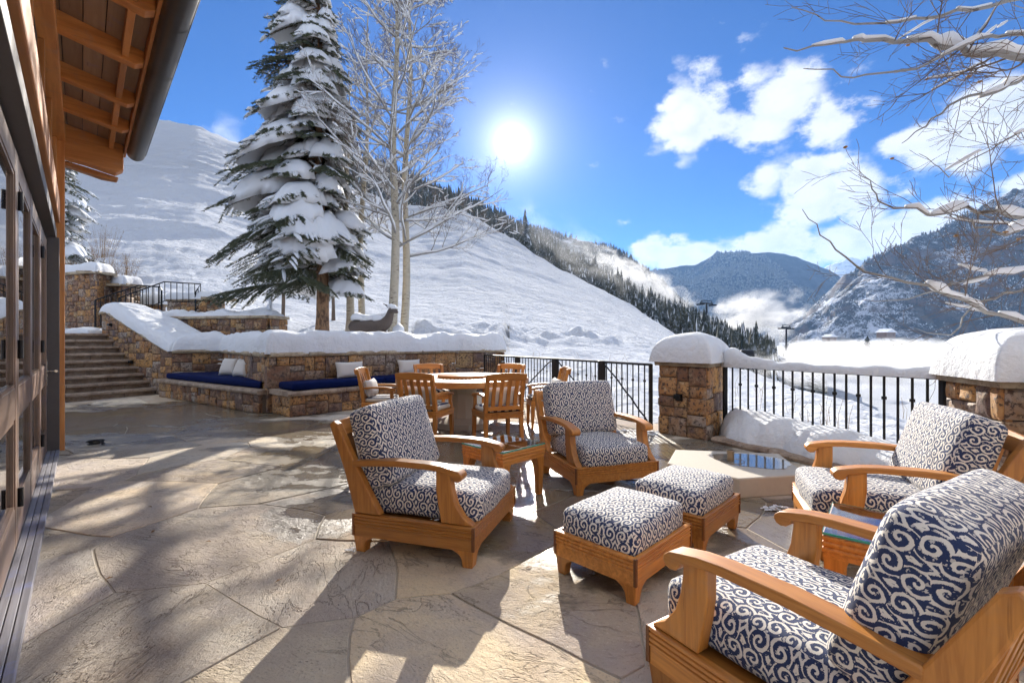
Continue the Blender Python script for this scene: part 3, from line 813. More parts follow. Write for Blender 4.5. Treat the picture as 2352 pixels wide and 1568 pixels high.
# tall squared corner block at the wall's outer corner
mb = MB(); d2 = (Vector(EE) - Vector(C0)).normalized(); n2 = Vector((d2.y, -d2.x))
c0 = Vector(C0)
def cornerblock(z0, z1, wa, wb_, name='corner_stone'):
    dA = (Vector(IN) - c0).normalized()
    mb = MB(); q = c0 + n2 * .035 - dA * .0
    nA = Vector((-dA.y, dA.x)) if False else (Vector((Vector(C0).y - IN[1], -(Vector(C0).x - IN[0])))).normalized()
    p0 = c0 + n2 * .04 + nA * .04
    pl = [tuple(p0), tuple(p0 + d2 * wa), tuple(p0 + d2 * wa - n2 * .1), tuple(p0 + dA * wb_ - nA * .1), tuple(p0 + dA * wb_)]
    mb.prism(pl, z0, z1); o = mb.build(name, STONE, wb, world=True, bevel=.012)
cornerblock(.46, .88, .42, .22); cornerblock(.01, .44, .30, .2)

def bench(name, label, face, plan, zs, seed, leftend=None):
    b = thing(name, label, 'bench', (plan[0][0], plan[0][1], 0))
    core(b, plan, 0, zs - .075)
    for k, (p, q) in enumerate(face): lay_stones(b, p, q, 0, zs - .075, seed + k, .14, .4, proud=.035, ratio=3)
    return b
F0 = Vector((-3.95, 8.2)); D2 = Vector((.665, .747)).normalized(); F1 = F0 + D2 * 4.1
b1 = bench('corner_bench', 'low stone corner bench with wedge seat beside the steps', [((-8.62, 11.28), (-4.72, 8.63))],
           [(-8.6, 11.30), (-4.72, 8.66), (-4.6, 8.75), (-7.5, 12.0), (-8.4, 11.5)], .43, 60)
cap_run(b1, (-8.66, 11.3), (-4.68, 8.6), .355, .07, .5, .085, 61, 1.1, 'seat_slab', TREAD)
b2 = bench('long_bench', 'long stone bench with a thick slab seat below the terrace wall', [(F0, F1), (tuple(F0 + Vector((-.42, .36)) * 1.35), tuple(F0))],
           [tuple(F0 + Vector((.01, .02))), tuple(F1), tuple(F1 + Vector((-.5, .5))), tuple(F0 + Vector((-.6, .55)))], .45, 70)
cap_run(b2, tuple(F0 - D2 * .08), tuple(F1), .375, .09, .75, .085, 71, 1.2, 'seat_slab', TREAD)

# upper walls around the landing
def wall_box(name, label, pts, z0, z1, seed, depth=.55, lo=.13, hi=.34, capw=.07):
    """a run of faces through pts (normals on the right hand)"""
    w = thing(name, label, 'wall', (pts[0][0], pts[0][1], z0))
    for k, (a, b) in enumerate(zip(pts, pts[1:])):
        core(w, off(*trim(a, b, .1), .12, -.012), z0, z1 - .003)
        lay_stones(w, a, b, z0, z1, seed + k, lo, hi)
        cap_run(w, a, b, z1, capw, depth + .04, .085, seed + 20 + k, .8)
    return w
wall_box('garden_wall', 'tall stone wall at the head of the steps behind the house corner', [tuple(aty(100, 700, 15.3).xy), tuple(aty(223, 700, 14.6).xy), tuple(aty(258, 700, 15.3).xy)], 1.5, 3.5, 90)
wall_box('garden_wall', 'stone wall one step lower than the tallest, behind the iron handrails', [tuple(aty(238, 700, 15.6).xy), tuple(aty(287, 700, 15.0).xy), tuple(aty(323, 700, 15.7).xy)], 1.5, 3.16, 100)
wall_box('planter_wall', 'short stone planter wall between the handrails and the spruce', [tuple(aty(384, 700, 15.4).xy), tuple(aty(450, 700, 15.3).xy), tuple(aty(511, 700, 15.0).xy), tuple(aty(516, 700, 15.6).xy)], 1.7, 2.70, 110)
wall_box('low_garden_wall', 'low snow-buried stone wall glimpsed behind the handrail balusters', [tuple(aty(290, 700, 16.6).xy), tuple(aty(378, 700, 16.4).xy)], 1.7, 2.62, 120)
RW0, RW1 = tuple(aty(352, 700, 13.75).xy), tuple(aty(612, 700, 12.95).xy)
wall_box('retaining_wall', 'long stone retaining wall with pale coping rising behind the snowy bench wall', [RW0, RW1, (RW1[0] + .15, RW1[1] + .9)], 1.0, 2.0, 130, .5, .14, .42)
mb = MB(); q = A2 * (GO * NST)
mb.prism([tuple(S1 + q + E2 * .3), tuple(S1 + q - E2 * 3.6), tuple(S1 + q - E2 * 3.6 + A2 * 6), tuple(S1 + q + E2 * 6 + A2 * 6), tuple(S1 + q + E2 * 2.2 + A2 * .4)], 1.2, RISE * NST - .002)
tag(mb.build('landing', TREAD), kind='structure')

# gate piers
def pier(name, label, quad, z1, seed, cw=.06):
    """quad listed so each face's outward normal is on the right hand; the last faces may be omitted from view"""
    w = thing(name, label, 'pillar', (quad[0][0], quad[0][1], 0))
    cx = sum(q[0] for q in quad) / len(quad); cy = sum(q[1] for q in quad) / len(quad)
    mb = MB(); mb.prism([(cx + (x - cx) * .965, cy + (y - cy) * .965) for x, y in quad], 0, z1 - .002); mb.build('mortar_core', MORTAR, w, world=True)
    for k in range(len(quad)):
        a, b = quad[k], quad[(k + 1) % len(quad)]
        lay_stones(w, a, b, 0, z1, seed + k, .15, .42, proud=.03)
    mb = MB(); s = 1 + cw / .42
    rr = random.Random(seed)
    ring = []
    for k in range(len(quad)):
        a, b = quad[k], quad[(k + 1) % len(quad)]
        for i in range(6):
            x, y = lerp(a[0], b[0], i / 6), lerp(a[1], b[1], i / 6)
            j = rr.uniform(-.012, .012)
            ring.append((cx + (x - cx) * (s + j), cy + (y - cy) * (s + j)))
    mb.loft([[(x, y, z1) for x, y in ring], [(x, y, z1 + .05) for x, y in [(cx + (x - cx) * 1.01, cy + (y - cy) * 1.01) for x, y in ring]], [(cx + (x - cx) * .985, cy + (y - cy) * .985, z1 + .085) for x, y in ring]])
    mb.build('cap_slab', CAP, w, smooth=30, world=True)
    return w
PA = [(2.17, 6.80), (2.64, 6.25), (3.13, 6.83), (2.66, 7.38)]
pier1 = pier('stone_pillar', 'square stone gate pillar with a deep snow cap, in the middle of the railing', PA, 1.0, 200)
PB = [(4.10, 4.34), (3.87, 3.62), (4.62, 3.38), (4.85, 4.10)]
pier2 = pier('stone_pillar', 'stone pillar at the right edge behind the armchair', PB, .985, 210)
wall_box('pillar_wing_wall', 'stone wing wall joining the right hand pillar at the picture edge', [(3.98, 3.40), (3.86, 3.22), (4.9, 2.2)], 0, .93, 220, .5)

# wall lights: small black hooded boxes
def wall_light(p, rz, label):
    t = thing('wall_light', label, 'wall light', p, rz, 'wall lights')
    mb = MB(); mb.box(-.05, .05, -.012, .0, -.05, .05); mb.build('back_plate', IRON, t)
    mb = MB(); mb.prism_y([(-.05, .04), (.05, .04), (.05, -.02), (-.05, -.02)], -.075, -.012); mb.build('hood', IRON, t, bevel=.008)
d = Vector(PA[1]) - Vector(PA[0]); rz = math.atan2(d.y, d.x)
n = Vector((d.y, -d.x)).normalized(); p = Vector(PA[0]) + d * .47 + n * .035
wall_light((p.x, p.y, .56), rz, 'black wall light on the front of the gate pillar')
for u, z, lb in ((1.62, .80, 'black wall light halfway down the stair wall'), (.55, 1.80, 'black wall light near the top of the stair wall')):
    p = along(Q1, Q0, u, .03); dd = Vector(Q0) - Vector(Q1); wall_light((p[0], p[1], z), math.atan2(dd.y, dd.x), lb)

# kerb under the drift along the railing
kb = thing('kerb', 'low stone kerb under the snow drift by the railing', 'kerb', (2.75, 6.1, 0))
cap_run(kb, (2.72, 6.2), (3.55, 4.55), 0.0, .05, .22, .07, 230, .7, 'kerb_stone', TREAD)
cap_run(kb, (3.55, 4.55), (3.98, 3.7), 0.0, .05, .22, .07, 231, .7, 'kerb_stone', TREAD)

# ================================================================ IRON RAILINGS
def railing(name, label, A, B, zt, zb, n, cat='railing', posts=(0, 1), collars=True, knob=.5, base=0.0):
    A, B = Vector((A[0], A[1], 0)), Vector((B[0], B[1], 0)); t = thing(name, label, cat, (A.x, A.y, base))
    d = (B - A)
    def P(f, z): q = A + d * f; return (q.x, q.y, z)
    mb = MB(); mb.bar(P(0, zt), P(1, zt), .045, .035); mb.build('top_rail', IRON, t, world=True)
    mb = MB(); mb.bar(P(0, zb), P(1, zb), .03, .02); mb.build('bottom_rail', IRON, t, world=True)
    for f in posts:
        mb = MB(); mb.bar(P(f, base), P(f, zt + .01), .05); mb.build('post', IRON, t, world=True)
    for k in range(1, n):
        f = k / n
        mb = MB(); mb.bar(P(f, zb), P(f, zt), .017)
        if collars and k % 2 == 0:
            z = lerp(zb, zt, knob + .22); mb.bar(P(f, z - .016), P(f, z + .016), .032)
        mb.build('baluster', IRON, t, world=True)
    return t, P
rl, P = railing('railing', 'black iron railing between the two snow-capped pillars', (3.03, 6.55), (4.12, 4.40), 1.0, .14, 20)
GA, GB = Vector((-.72, 11.95)), Vector((2.13, 6.9))
def gx(xi):
    k = (xi - CX) / FPX; d = GB - GA
    return (k * GA.y - GA.x) / (d.x - k * d.y)
cutsG = [0.0, gx(1187), gx(1273), gx(1380), .992]
labs = ['black iron railing panel next to the snowy bench wall end', 'black iron gate panel half hidden behind the dining chairs', 'middle black iron gate panel with a slanting brace', 'black iron gate panel with twig brace beside the gate pillar']
for k in range(4):
    a, b = GA + (GB - GA) * (cutsG[k] + .004), GA + (GB - GA) * (cutsG[k + 1] - .004)
    L = (b - a).length; nb = max(5, int(L / .115))
    t, P = railing('gate' if k else 'railing', labs[k], a, b, 1.0, .09, nb, 'gate' if k else 'railing', base=.02)
    if k:
        r_ = random.Random(k); pts = []
        f0, f1 = ((.03, .97) if k > 1 else (.97, .03))
        for i in range(12):
            s_ = i / 11; pts.append(Vector(P(lerp(f0, f1, s_), lerp(.97, .10, s_ ** 1.15))) + Vector((0, 0, r_.uniform(-.012, .012))))
        mb = MB(); mb.tube(pts, .013, 6); mb.build('twig_brace', IRON, t, 60, world=True)
    if k in (1, 2, 3):
        mb = MB(); q = Vector(P(-.002, 0)); mb.box(q.x - .06, q.x + .06, q.y - .06, q.y + .06, .02, 1.02); mb.build('gate_post', IRON, t, world=True, bevel=.006)
# handrails over the landing
def handrail(label, path, foot, nb):
    """path: rail polyline in world points; balusters drop to foot height"""
    t = thing('handrail', label, 'handrail', tuple(path[0]), group='handrails at the head of the steps')
    mb = MB(); mb.tube(path, .022, 6); mb.build('top_rail', IRON, t, 60, world=True)
    L = [0]
    for a, b in zip(path, path[1:]): L.append(L[-1] + (b - a).length)
    def pt(s):
        for i in range(len(path) - 1):
            if s <= L[i + 1]: return path[i].lerp(path[i + 1], (s - L[i]) / (L[i + 1] - L[i]))
        return path[-1]
    lo = [pt(L[-1] * f) - Vector((0, 0, foot)) for f in np.linspace(.0, 1, 9)]
    mb = MB(); mb.tube(lo, .014, 5); mb.build('bottom_rail', IRON, t, 60, world=True)
    for k in range(nb + 1):
        p = pt(L[-1] * k / nb); w = .035 if k in (0, nb) else .016
        mb = MB(); mb.bar(p - Vector((0, 0, foot + (.12 if w > .02 else 0))), p, w); mb.build('post' if w > .02 else 'baluster', IRON, t, world=True)
handrail('iron handrail nearer the house, starting at the top of the steps', [aty(219, 689, 13.2), aty(319, 655, 14.4), aty(368, 659, 14.8), aty(371, 666, 14.8)], .78, 13)
handrail('iron handrail further right, ending in a bent tail above the planter wall', [aty(274, 684, 14.0), aty(377, 647, 14.9), aty(461, 652, 15.3), aty(449, 671, 15.2)], .62, 16)

# ================================================================ SNOW LYING ON THE WALLS
def grow(poly, g):
    cx = sum(p[0] for p in poly) / len(poly); cy = sum(p[1] for p in poly) / len(poly)
    return [(cx + (x - cx) * (1 + g / max(.01, math.hypot(x - cx, y - cy))), cy + (y - cy) * (1 + g / max(.01, math.hypot(x - cx, y - cy)))) for x, y in poly]
def zslant(x, y):
    d = (Vector(Q0) - Vector(Q1)).normalized(); u = (Vector((x, y)) - Vector(Q1)).dot(d)
    return zside(max(0, min(LQ, u))) + .075
snow_heap('snow_cap', [along(Q1, Q0, -.02, .05), along(Q1, Q0, LQ - .05, .06), along(Q1, Q0, LQ + .25, -.6), along(Q1, Q0, LQ - .4, -1.35), along(Q1, Q0, .6, -1.1), along(Q1, Q0, -.02, -.62)],
          zslant, .27, .3, 'deep snow lying on the sloping stair wall', seed=3, edge=.025)
nA = Vector((C0[1] - IN[1], -(C0[0] - IN[0]))).normalized()   # outward normal of IN->C0
nB = Vector((IN[1] - Q0[1], -(IN[0] - Q0[0]))).normalized()
nC = Vector((EE[1] - C0[1], -(EE[0] - C0[0]))).normalized()
nD = Vector((GG[1] - EE[1], -(GG[0] - EE[0]))).normalized()
def V2(p): return Vector((p[0], p[1]))
capout = [tuple(V2(Q0) + nB * .05), tuple(V2(IN) + nB * .05 + nA * .05), tuple(V2(C0) + (nA + nC) * .055), tuple(V2(EE) + (nC + nD) * .04), tuple(V2(GG) + nD * .06), tuple(V2(HH) + Vector((.05, -.02))),
          tuple(V2(HH) + Vector((-.15, .5))), tuple(V2(EE) - (nC + nD) * .35), (-4.7, 9.75), tuple(V2(IN) - nB * .7), (-8.6, 12.5)]
snow_heap('snow_cap', capout, ZW + .078, .42, .26, 'long thick loaf of snow along the bench wall coping', cell=.035, p=2.3, seed=5, edge=.03, rough=.045, hfun=lambda x, y: 1 + .22 * mnoise.noise((x * .7, y * .7, 3)))
snow_heap('snow_cap', grow(PA, .14), 1.08, .40, .38, 'domed snow cap on the gate pillar', cell=.02, p=2.1, seed=8, edge=.02, rough=.02)
snow_heap('snow_cap', grow(PB, .14), 1.065, .40, .38, 'snow cap on the pillar at the right edge', cell=.02, p=2.1, seed=9, edge=.02, rough=.02)
snow_heap('snow_cap', [(3.98, 3.36), (3.84, 3.18), (4.85, 2.2), (5.4, 2.7), (4.5, 3.42)], 1.0, .40, .33, 'snow cap bulging over the wing wall at the right edge', cell=.025, p=2.1, seed=10, edge=.02, rough=.02)
def strip(a, b, w0, w1):
    P0, P1 = V2(a), V2(b); d = (P1 - P0).normalized(); n = Vector((d.y, -d.x)); return [tuple(P0 + n * w0 - d * .05), tuple(P1 + n * w0 + d * .05), tuple(P1 - n * w1 + d * .05), tuple(P0 - n * w1 - d * .05)]
g1 = [aty(100, 700, 15.3).xy, aty(223, 700, 14.6).xy, aty(258, 700, 15.3).xy]
snow_heap('snow_cap', [tuple(g1[0]), tuple(g1[1] + Vector((.02, -.08))), tuple(g1[2] + Vector((.08, 0))), tuple(g1[2] + Vector((-.4, .5))), tuple(g1[0] + Vector((0, .7)))], 3.575, .32, .25, 'snow cap on the tallest garden wall', seed=12)
g2 = [aty(238, 700, 15.6).xy, aty(287, 700, 15.0).xy, aty(323, 700, 15.7).xy]
snow_heap('snow_cap', [tuple(g2[0] + Vector((-.1, -.05))), tuple(g2[1] + Vector((0, -.1))), tuple(g2[2] + Vector((.1, 0))), tuple(g2[2] + Vector((-.4, .5))), tuple(g2[0] + Vector((.1, .6)))], 3.235, .32, .25, 'snow cap on the garden wall behind the handrails', seed=13)
g3 = [aty(384, 700, 15.4).xy, aty(450, 700, 15.3).xy, aty(511, 700, 15.0).xy, aty(516, 700, 15.6).xy]
snow_heap('snow_cap', [tuple(g3[0] + Vector((-.08, -.08))), tuple(g3[1] + Vector((0, -.1))), tuple(g3[2] + Vector((.06, -.1))), tuple(g3[3] + Vector((.1, 0))), tuple(g3[3] + Vector((-.3, .4))), tuple(g3[0] + Vector((0, .65)))], 2.775, .24, .25, 'snow cap on the planter wall', seed=14)
snow_heap('snow_cap', strip(aty(290, 700, 16.6).xy, aty(378, 700, 16.4).xy, .1, .6), 2.69, .42, .3, 'snow mound on the low wall behind the balusters', seed=15)
snow_heap('snow_drift', [(RW0[0] - .3, RW0[1] + .12), (RW1[0] - .05, RW1[1] + .12), (RW1[0] - .1, RW1[1] + 1.3), (RW0[0], RW0[1] + 1.6)], 2.07, .16, .3, 'crumbly snow along the top of the retaining wall', seed=16, rough=.09)
snow_heap('snow_drift', [tuple(V2(Q1) + Vector((-.9, -.25))), tuple(V2(Q1) + Vector((-.1, -.35))), tuple(V2(Q1) + Vector((.0, .2))), tuple(V2(Q1) + Vector((-.9, .3)))], 1.57, .16, .2, 'small heap of snow at the top corner of the steps', seed=17, rough=.05)
# drift against the railing and the rim of snow on its top rail
def drift_h(x, y):
    d = (Vector((4.12, 4.40)) - Vector((3.03, 6.55))).normalized(); n_ = Vector((d.y, -d.x)); w = (Vector((x, y)) - Vector((3.03, 6.55))).dot(n_)
    return .62 + .5 * max(0., min(1., (.55 - w) / .6)) + .18 * mnoise.noise((x * 1.6, y * 1.6, 2))
snow_heap('snow_drift', [(2.98, 6.62), (2.86, 6.14), (3.07, 5.64), (3.33, 5.15), (3.53, 4.72), (3.76, 4.25), (3.98, 3.8), (4.2, 4.3), (3.75, 5.6), (3.35, 6.6)], .02, .36, .34,
          'bank of snow against the foot of the railing', cell=.03, seed=20, rough=.045, edge=.09, hfun=drift_h)
snow_heap('snow_strip', [along((3.03, 6.55), (4.12, 4.40), -.02, .05), along((3.03, 6.55), (4.12, 4.40), 2.38, .03), along((3.03, 6.55), (4.12, 4.40), 2.38, -.06), along((3.03, 6.55), (4.12, 4.40), .25, -.07), along((3.03, 6.55), (4.12, 4.40), -.05, -.2)],
          1.016, .12, .07, 'ridge of snow riding on the top rail between the pillars', cell=.014, seed=22, rough=.03, edge=.015, hfun=lambda x, y: .55 + 1.2 * max(0, 1 - abs(y - 6.6) * 1.4) + .3 * mnoise.noise((x * 3, y * 3, 1)))
# ================================================================ HOUSE (left): glazed doors, beams, eaves
HO = (-5.70, 5.73, 0); HR = math.atan2(.683, .7305)
def house():
    h = thing('house', 'timber framed house with glazed doors, orange beams and deep eaves', 'house', HO, HR)
    y0 = -7.2
    mb = MB()
    for k in range(6): mb.box(-.16 + k * .037, -.16 + k * .037 + .033, y0, -.18, -.01, .045)
    mb.build('door_sill', GREYW, h, bevel=.003)
    mb = MB(); mb.box(-.02, .10, -.13, 0, 0, 3.9); mb.build('corner_post', FIR[2], h, bevel=.006)
    mb = MB(); mb.box(-.12, .055, -.29, -.135, .0, 2.6); mb.build('door_jamb', DARKMET, h, bevel=.004)
    # glazed door leaves
    e = [-.30, -1.45, -2.60, -3.75, -4.90, -6.05, -7.20]
    for k, (b, a) in enumerate(zip(e, e[1:])):
        x0, x1 = -.10, -.05; zt = 2.56; st = .09
        a += .006; b -= .006
        d = bpy.data.objects.new('door', None); C.objects.link(d); d.parent = h
        for ya, yb in ((a, a + st), (b - st, b)):
            mb = MB(); mb.box(x0, x1, ya, yb, .05, zt); mb.build('stile', DOORW[2], d, bevel=.004)
        for za, zb in ((.05, .30), (.86, 1.06), (zt - .15, zt)):
            mb = MB(); mb.box(x0 + .002, x1 - .002, a + st, b - st, za, zb); mb.build('rail', DOORW[1], d, bevel=.004)
        for za, zb in ((.30, .86), (1.06, zt - .15)):
            mb = MB()
            for ya, yb in ((a + st, a + st + .022), (b - st - .022, b - st)): mb.box(x0 + .008, x1 - .008, ya, yb, za, zb)
            mb.box(x0 + .008, x1 - .004, a + st + .022, b - st - .022, za, za + .022); mb.box(x0 + .008, x1 - .008, a + st + .022, b - st - .022, zb - .022, zb)
            mb.build('glazing_bead', DOORW[2], d)
            mb = MB(); mb.box(-.079, -.071, a + st + .01, b - st - .01, za + .01, zb - .01); mb.build('glass_pane', GLASS, d)
        if k == 0:
            hd = MB(); yh = a + .06 if False else b - .06
            hd.box(-.05, -.042, yh - .025, yh + .025, .82, 1.14); hd.build('lock_plate', NICKEL, d, bevel=.003)
            hd = MB(); hd.tube([(-.045, yh, 1.0), (.02, yh, 1.0), (.03, yh - .03, 1.0), (.035, yh - .12, 1.005)], [.012, .012, .013, .016], 10); hd.build('lever_handle', NICKEL, d, 60)
        if k in (1, 3):
            for z in (.35, 1.3, 2.25):
                mb = MB(); mb.tube([(-.035, b + .006, z - .06), (-.035, b + .006, z + .06)], .014, 8); mb.build('hinge', IRON, d)
    mb = MB(); mb.box(-.14, .03, y0, -.135, 2.60, 2.72); mb.box(-.14, .012, y0, -.135, 2.72, 2.80); mb.build('door_header', DARKMET, h, bevel=.004)
    mb = MB(); mb.box(-.14, .06, y0, -.135, 2.803, 3.08); mb.build('lintel_beam', FIR[1], h, bevel=.012)
    ps = [-.14, -1.35, -2.6, -3.85, -5.1, -6.35, -7.2]
    for k, (b, a) in enumerate(zip(ps, ps[1:])):
        mb = MB(); mb.box(-.10, .03, b - .12, b - .0, 3.083, 3.82); mb.build('stud', FIR[2], h, bevel=.005)
        w = MB(); w.box(-.07, -.01, a + .003, b - .123, 3.085, 3.15); w.box(-.07, -.01, a + .003, b - .123, 3.75, 3.815)
        w.box(-.07, -.01, a + .003, a + .06, 3.15, 3.75); w.box(-.07, -.01, b - .18, b - .123, 3.15, 3.75)
        w = w.build('clerestory_window', DARKMET, h)
        g = MB(); g.box(-.05, -.042, a + .06, b - .18, 3.15, 3.75); g.build('glass_pane', GLASS, w)
    mb = MB(); mb.box(-.16, .105, y0, -.135, 3.823, 4.0); mb.build('top_plate', FIR[1], h, bevel=.006)
    zs = lambda x: 3.93 - .2 * x           # rafter underside
    ry = [-.98, -1.80, -2.75, -3.65, -4.55, -5.45, -6.35]
    for y in ry:
        w = .052
        mb = MB(); mb.prism_y([(0.0, zs(0)), (.60, zs(.60)), (.66, zs(.66) + .045), (.66, zs(.66) + .15), (0.0, zs(0) + .15)], y - w, y + w); mb.build('rafter', FIR[0], h, bevel=.005)
    for a, b in zip([-.1] + ry, ry + [y0]):
        mb = MB(); z = zs(.53); mb.box(.505, .555, b + .054, a - .054, z + .025, z + .14); mb.build('blocking', FIR[1], h, bevel=.004)
    xs = [-.02, .12, .26, .40, .54, .665]
    for a, b in zip(xs, xs[1:]):
        mb = MB(); t_ = .148
        mb.loft([[(a + .003, y, zs(a) + t_), (b - .003, y, zs(b) + t_), (b - .003, y, zs(b) + t_ + .02), (a + .003, y, zs(a) + t_ + .02)] for y in (y0, .05)]); mb.build('soffit_board', SOFF, h, bevel=.003)
    mb = MB(); mb.box(.664, .69, y0, .10, zs(.66) + .05, zs(.66) + .23); mb.build('fascia', FIR[1], h, bevel=.004)
    mb = MB(); mb.prism_y([(-.02, 3.66), (.30, 3.62), (.58, 3.56), (.66, 3.62), (.66, zs(.66) + .146), (-.02, zs(-.02) + .146)], -.115, .07); mb.build('end_beam', FIR[0], h, bevel=.012)
    mb = MB(); mb.prism_y([(.05, 3.60), (.45, 3.51), (.60, 3.51), (.62, 3.555), (.3, 3.615), (.05, 3.655)], .07, .20); mb.build('bracket', FIR[0], h, bevel=.01)
    # gutter: rolled channel with bands
    mb = MB(); zg = 3.86; n = 16
    mb.loft([[(.785 + r_ * math.cos(a), y, zg + r_ * math.sin(a)) for r_, aa in ((.096, np.linspace(math.pi, 2 * math.pi, n)), (.086, np.linspace(2 * math.pi, math.pi, n))) for a in aa] for y in (y0, -.12)])
    g = mb.build('gutter', GUTTER, h, smooth=40)
    mb = MB(); mb.tube([(.881, y0, zg), (.881, -.12, zg)], .011, 8); mb.tube([(.689, y0, zg), (.689, -.12, zg)], .008, 8); mb.build('rolled_edge', GUTTER, g, 60)
    mb = MB(); mb.loft([[(.785 + .094 * math.cos(a), y, zg + .094 * math.sin(a)) for a in np.linspace(math.pi, 2 * math.pi, n)] for y in (-.125, -.118)]); mb.build('end_cap', GUTTER, g)
    for y in (-1.0, -1.85, -2.75, -3.65, -4.6, -5.6):
        mb = MB(); mb.loft([[(.785 + .1 * math.cos(a), yy, zg + .1 * math.sin(a)) for a in np.linspace(math.pi * .98, 2.02 * math.pi, n)] for yy in (y - .012, y + .012)], close=False, cap=False); mb.build('gutter_band', GUTTER, g, 60)
    mb = MB(); mb.loft([[(-4.0, y, zs(-4) + .19), (.72, y, zs(.72) + .19), (.72, y, zs(.72) + .22), (-4.0, y, zs(-4) + .28)] for y in (y0, .15)]); mb.build('roof', DARKMET, h)
    mb = MB(); mb.box(-4, -.022, -.12, -.02, 0, 3.9); mb.box(-4, -3.9, y0, -.13, 0, 3.9); mb.build('wall', SOFF, h)
    mb = MB(); mb.box(-3.9, -.17, y0, -.13, -.05, .02); mb.build('interior_floor', DOORW[1], h)
    mb = MB(); mb.box(-3.9, -.15, y0, -.13, 3.0, 3.05); mb.build('interior_ceiling', CREAM, h)
    # added wing behind the camera, unseen: sunlit stucco between posts bounces fill into shade
    STUC = mat_plain('fill_wing_stucco', (.60, .575, .54), .9, 0, .2, 40, .06)
    yw = -10.4
    xs = [-.3, 1.3, 2.9, 4.5, 6.0]
    for a, b in zip(xs, xs[1:]):
        mb = MB(); mb.box(a + .09, b - .09, yw - .2, yw, 0, .9); mb.box(a + .09, b - .09, yw - .2, yw, 2.3, 4.6); mb.box(a + .09, a + .3, yw - .2, yw, .9, 2.3); mb.box(b - .3, b - .09, yw - .2, yw, .9, 2.3); mb.build('fill_wing_panel', STUC, h)
        mb = MB(); mb.box(a + .3, b - .3, yw - .12, yw - .11, .9, 2.3); mb.build('fill_wing_window', GLASS, h)
    for a in xs:
        mb = MB(); mb.box(a - .09, a + .09, yw - .2, yw + .05, 0, 4.6); mb.build('fill_wing_post', FIR[2], h)
    mb = MB(); mb.box(-.3, 6, yw - 1.6, yw - 1.5, 0, 4.6); mb.build('fill_wing_inner_wall', STUC, h)
house()
# coil of hose by the post
mb = MB(); pts = []
o = Vector((-5.38, 5.95, .02))
for i in range(60):
    a = i * .42; r_ = .06 + .02 * math.sin(i * .7); pts.append(o + Vector((r_ * math.cos(a) * 1.3, r_ * math.sin(a), .006 + i * .0009)))
mb.tube(pts, .008, 6); tag(mb.build('hose_coil', HOSE, None, 60), 'small coil of black cable lying by the house corner post', 'cable')

# ================================================================ LOUNGE FURNITURE
def cushion_mesh(name, sx, sy, sz, rad, puff, n=14, uvoff=(0, 0), crown=.5):
    """rounded, slightly domed box cushion centred on its base, UVs in metres for the weave"""
    h = Vector((sx / 2, sy / 2, sz / 2)); inner = h - Vector((rad, rad, rad))
    vid = {}; vs = []; fs = []; uvs = []
    def P(c):
        q = Vector((c[0] * h.x, c[1] * h.y, c[2] * h.z))
        k = Vector([max(-inner[i], min(inner[i], q[i])) for i in range(3)]); dd = q - k
        p = k + (dd.normalized() * rad if dd.length > 1e-6 else dd)
        ax, ay, az = p.x / h.x, p.y / h.y, p.z / h.z
        p.z += puff * max(0, 1 - ax ** 2) * max(0, 1 - ay ** 2) * (1 if az > 0 else -.25) * abs(az)
        p.x += puff * .45 * max(0, 1 - ay ** 2) * max(0, 1 - az ** 2) * ax
        p.y += puff * .45 * max(0, 1 - ax ** 2) * max(0, 1 - az ** 2) * ay
        w = mnoise.noise((p.x * 6 + sx * 9, p.y * 6, p.z * 6 + sz * 3)) * .006
        return p + Vector((0, 0, h.z)) + dd.normalized() * w
    g = [-1 + 2 * i / n for i in range(n + 1)]
    g = [math.copysign(abs(a) ** .8, a) for a in g]
    for ax in range(3):
        for sgn in (-1, 1):
            u, v = (ax + 1) % 3, (ax + 2) % 3
            for i in range(n):
                for j in range(n):
                    cs = []
                    for a, b in ((i, j), (i + 1, j), (i + 1, j + 1), (i, j + 1)):
                        c = [0, 0, 0]; c[ax] = sgn; c[u] = g[a]; c[v] = g[b]; cs.append(tuple(c))
                    if sgn < 0: cs.reverse()
                    f = []
                    for c in cs:
                        key = tuple(round(q, 5) for q in c)
                        if key not in vid: vid[key] = len(vs); vs.append(P(c))
                        f.append(vid[key])
                        q = vs[vid[key]]
                        if ax == 2: uvs.append((q.y + uvoff[0], q.x + uvoff[1]))
                        elif ax == 0: uvs.append((q.y + uvoff[0], h.x * sgn + sgn * (h.z * 2 - q.z) + uvoff[1]))
                        else: uvs.append((q.x + uvoff[1] + .03, q.z + uvoff[0]))
                    fs.append(f)
    me = bpy.data.meshes.new(name); me.from_pydata([tuple(v) for v in vs], [], fs)
    uvl = me.uv_layers.new(name='UVMap'); uvl.data.foreach_set('uv', [c for q in uvs for c in q])
    return me
def reeded(mb, x0, x1, y0, y1, z0, z1, nre=4, frac=.55, th=.03):
    """rectangular frame whose outer face carries rounded reeds on its upper part"""
    H = z1 - z0; zr = z1 - H * frac
    prof = [(z0, .006), (zr - .003, .006)]
    for k in range(nre):
        a, b = lerp(zr, z1, k / nre), lerp(zr, z1, (k + 1) / nre)
        for f, dd in ((.06, .007), (.25, .001), (.5, 0), (.75, .001), (.94, .007)): prof.append((lerp(a, b, f), dd))
    out = [[(x0 + d, y0 + d, z), (x1 - d, y0 + d, z), (x1 - d, y1 - d, z), (x0 + d, y1 - d, z)] for z, d in prof]
    d = th; inn = [[(x0 + d, y0 + d, z), (x1 - d, y0 + d, z), (x1 - d, y1 - d, z), (x0 + d, y1 - d, z)] for z in (z1, z0)]
    rings = out + inn; rings.append(out[0])
    mb.loft(rings, cap=False)
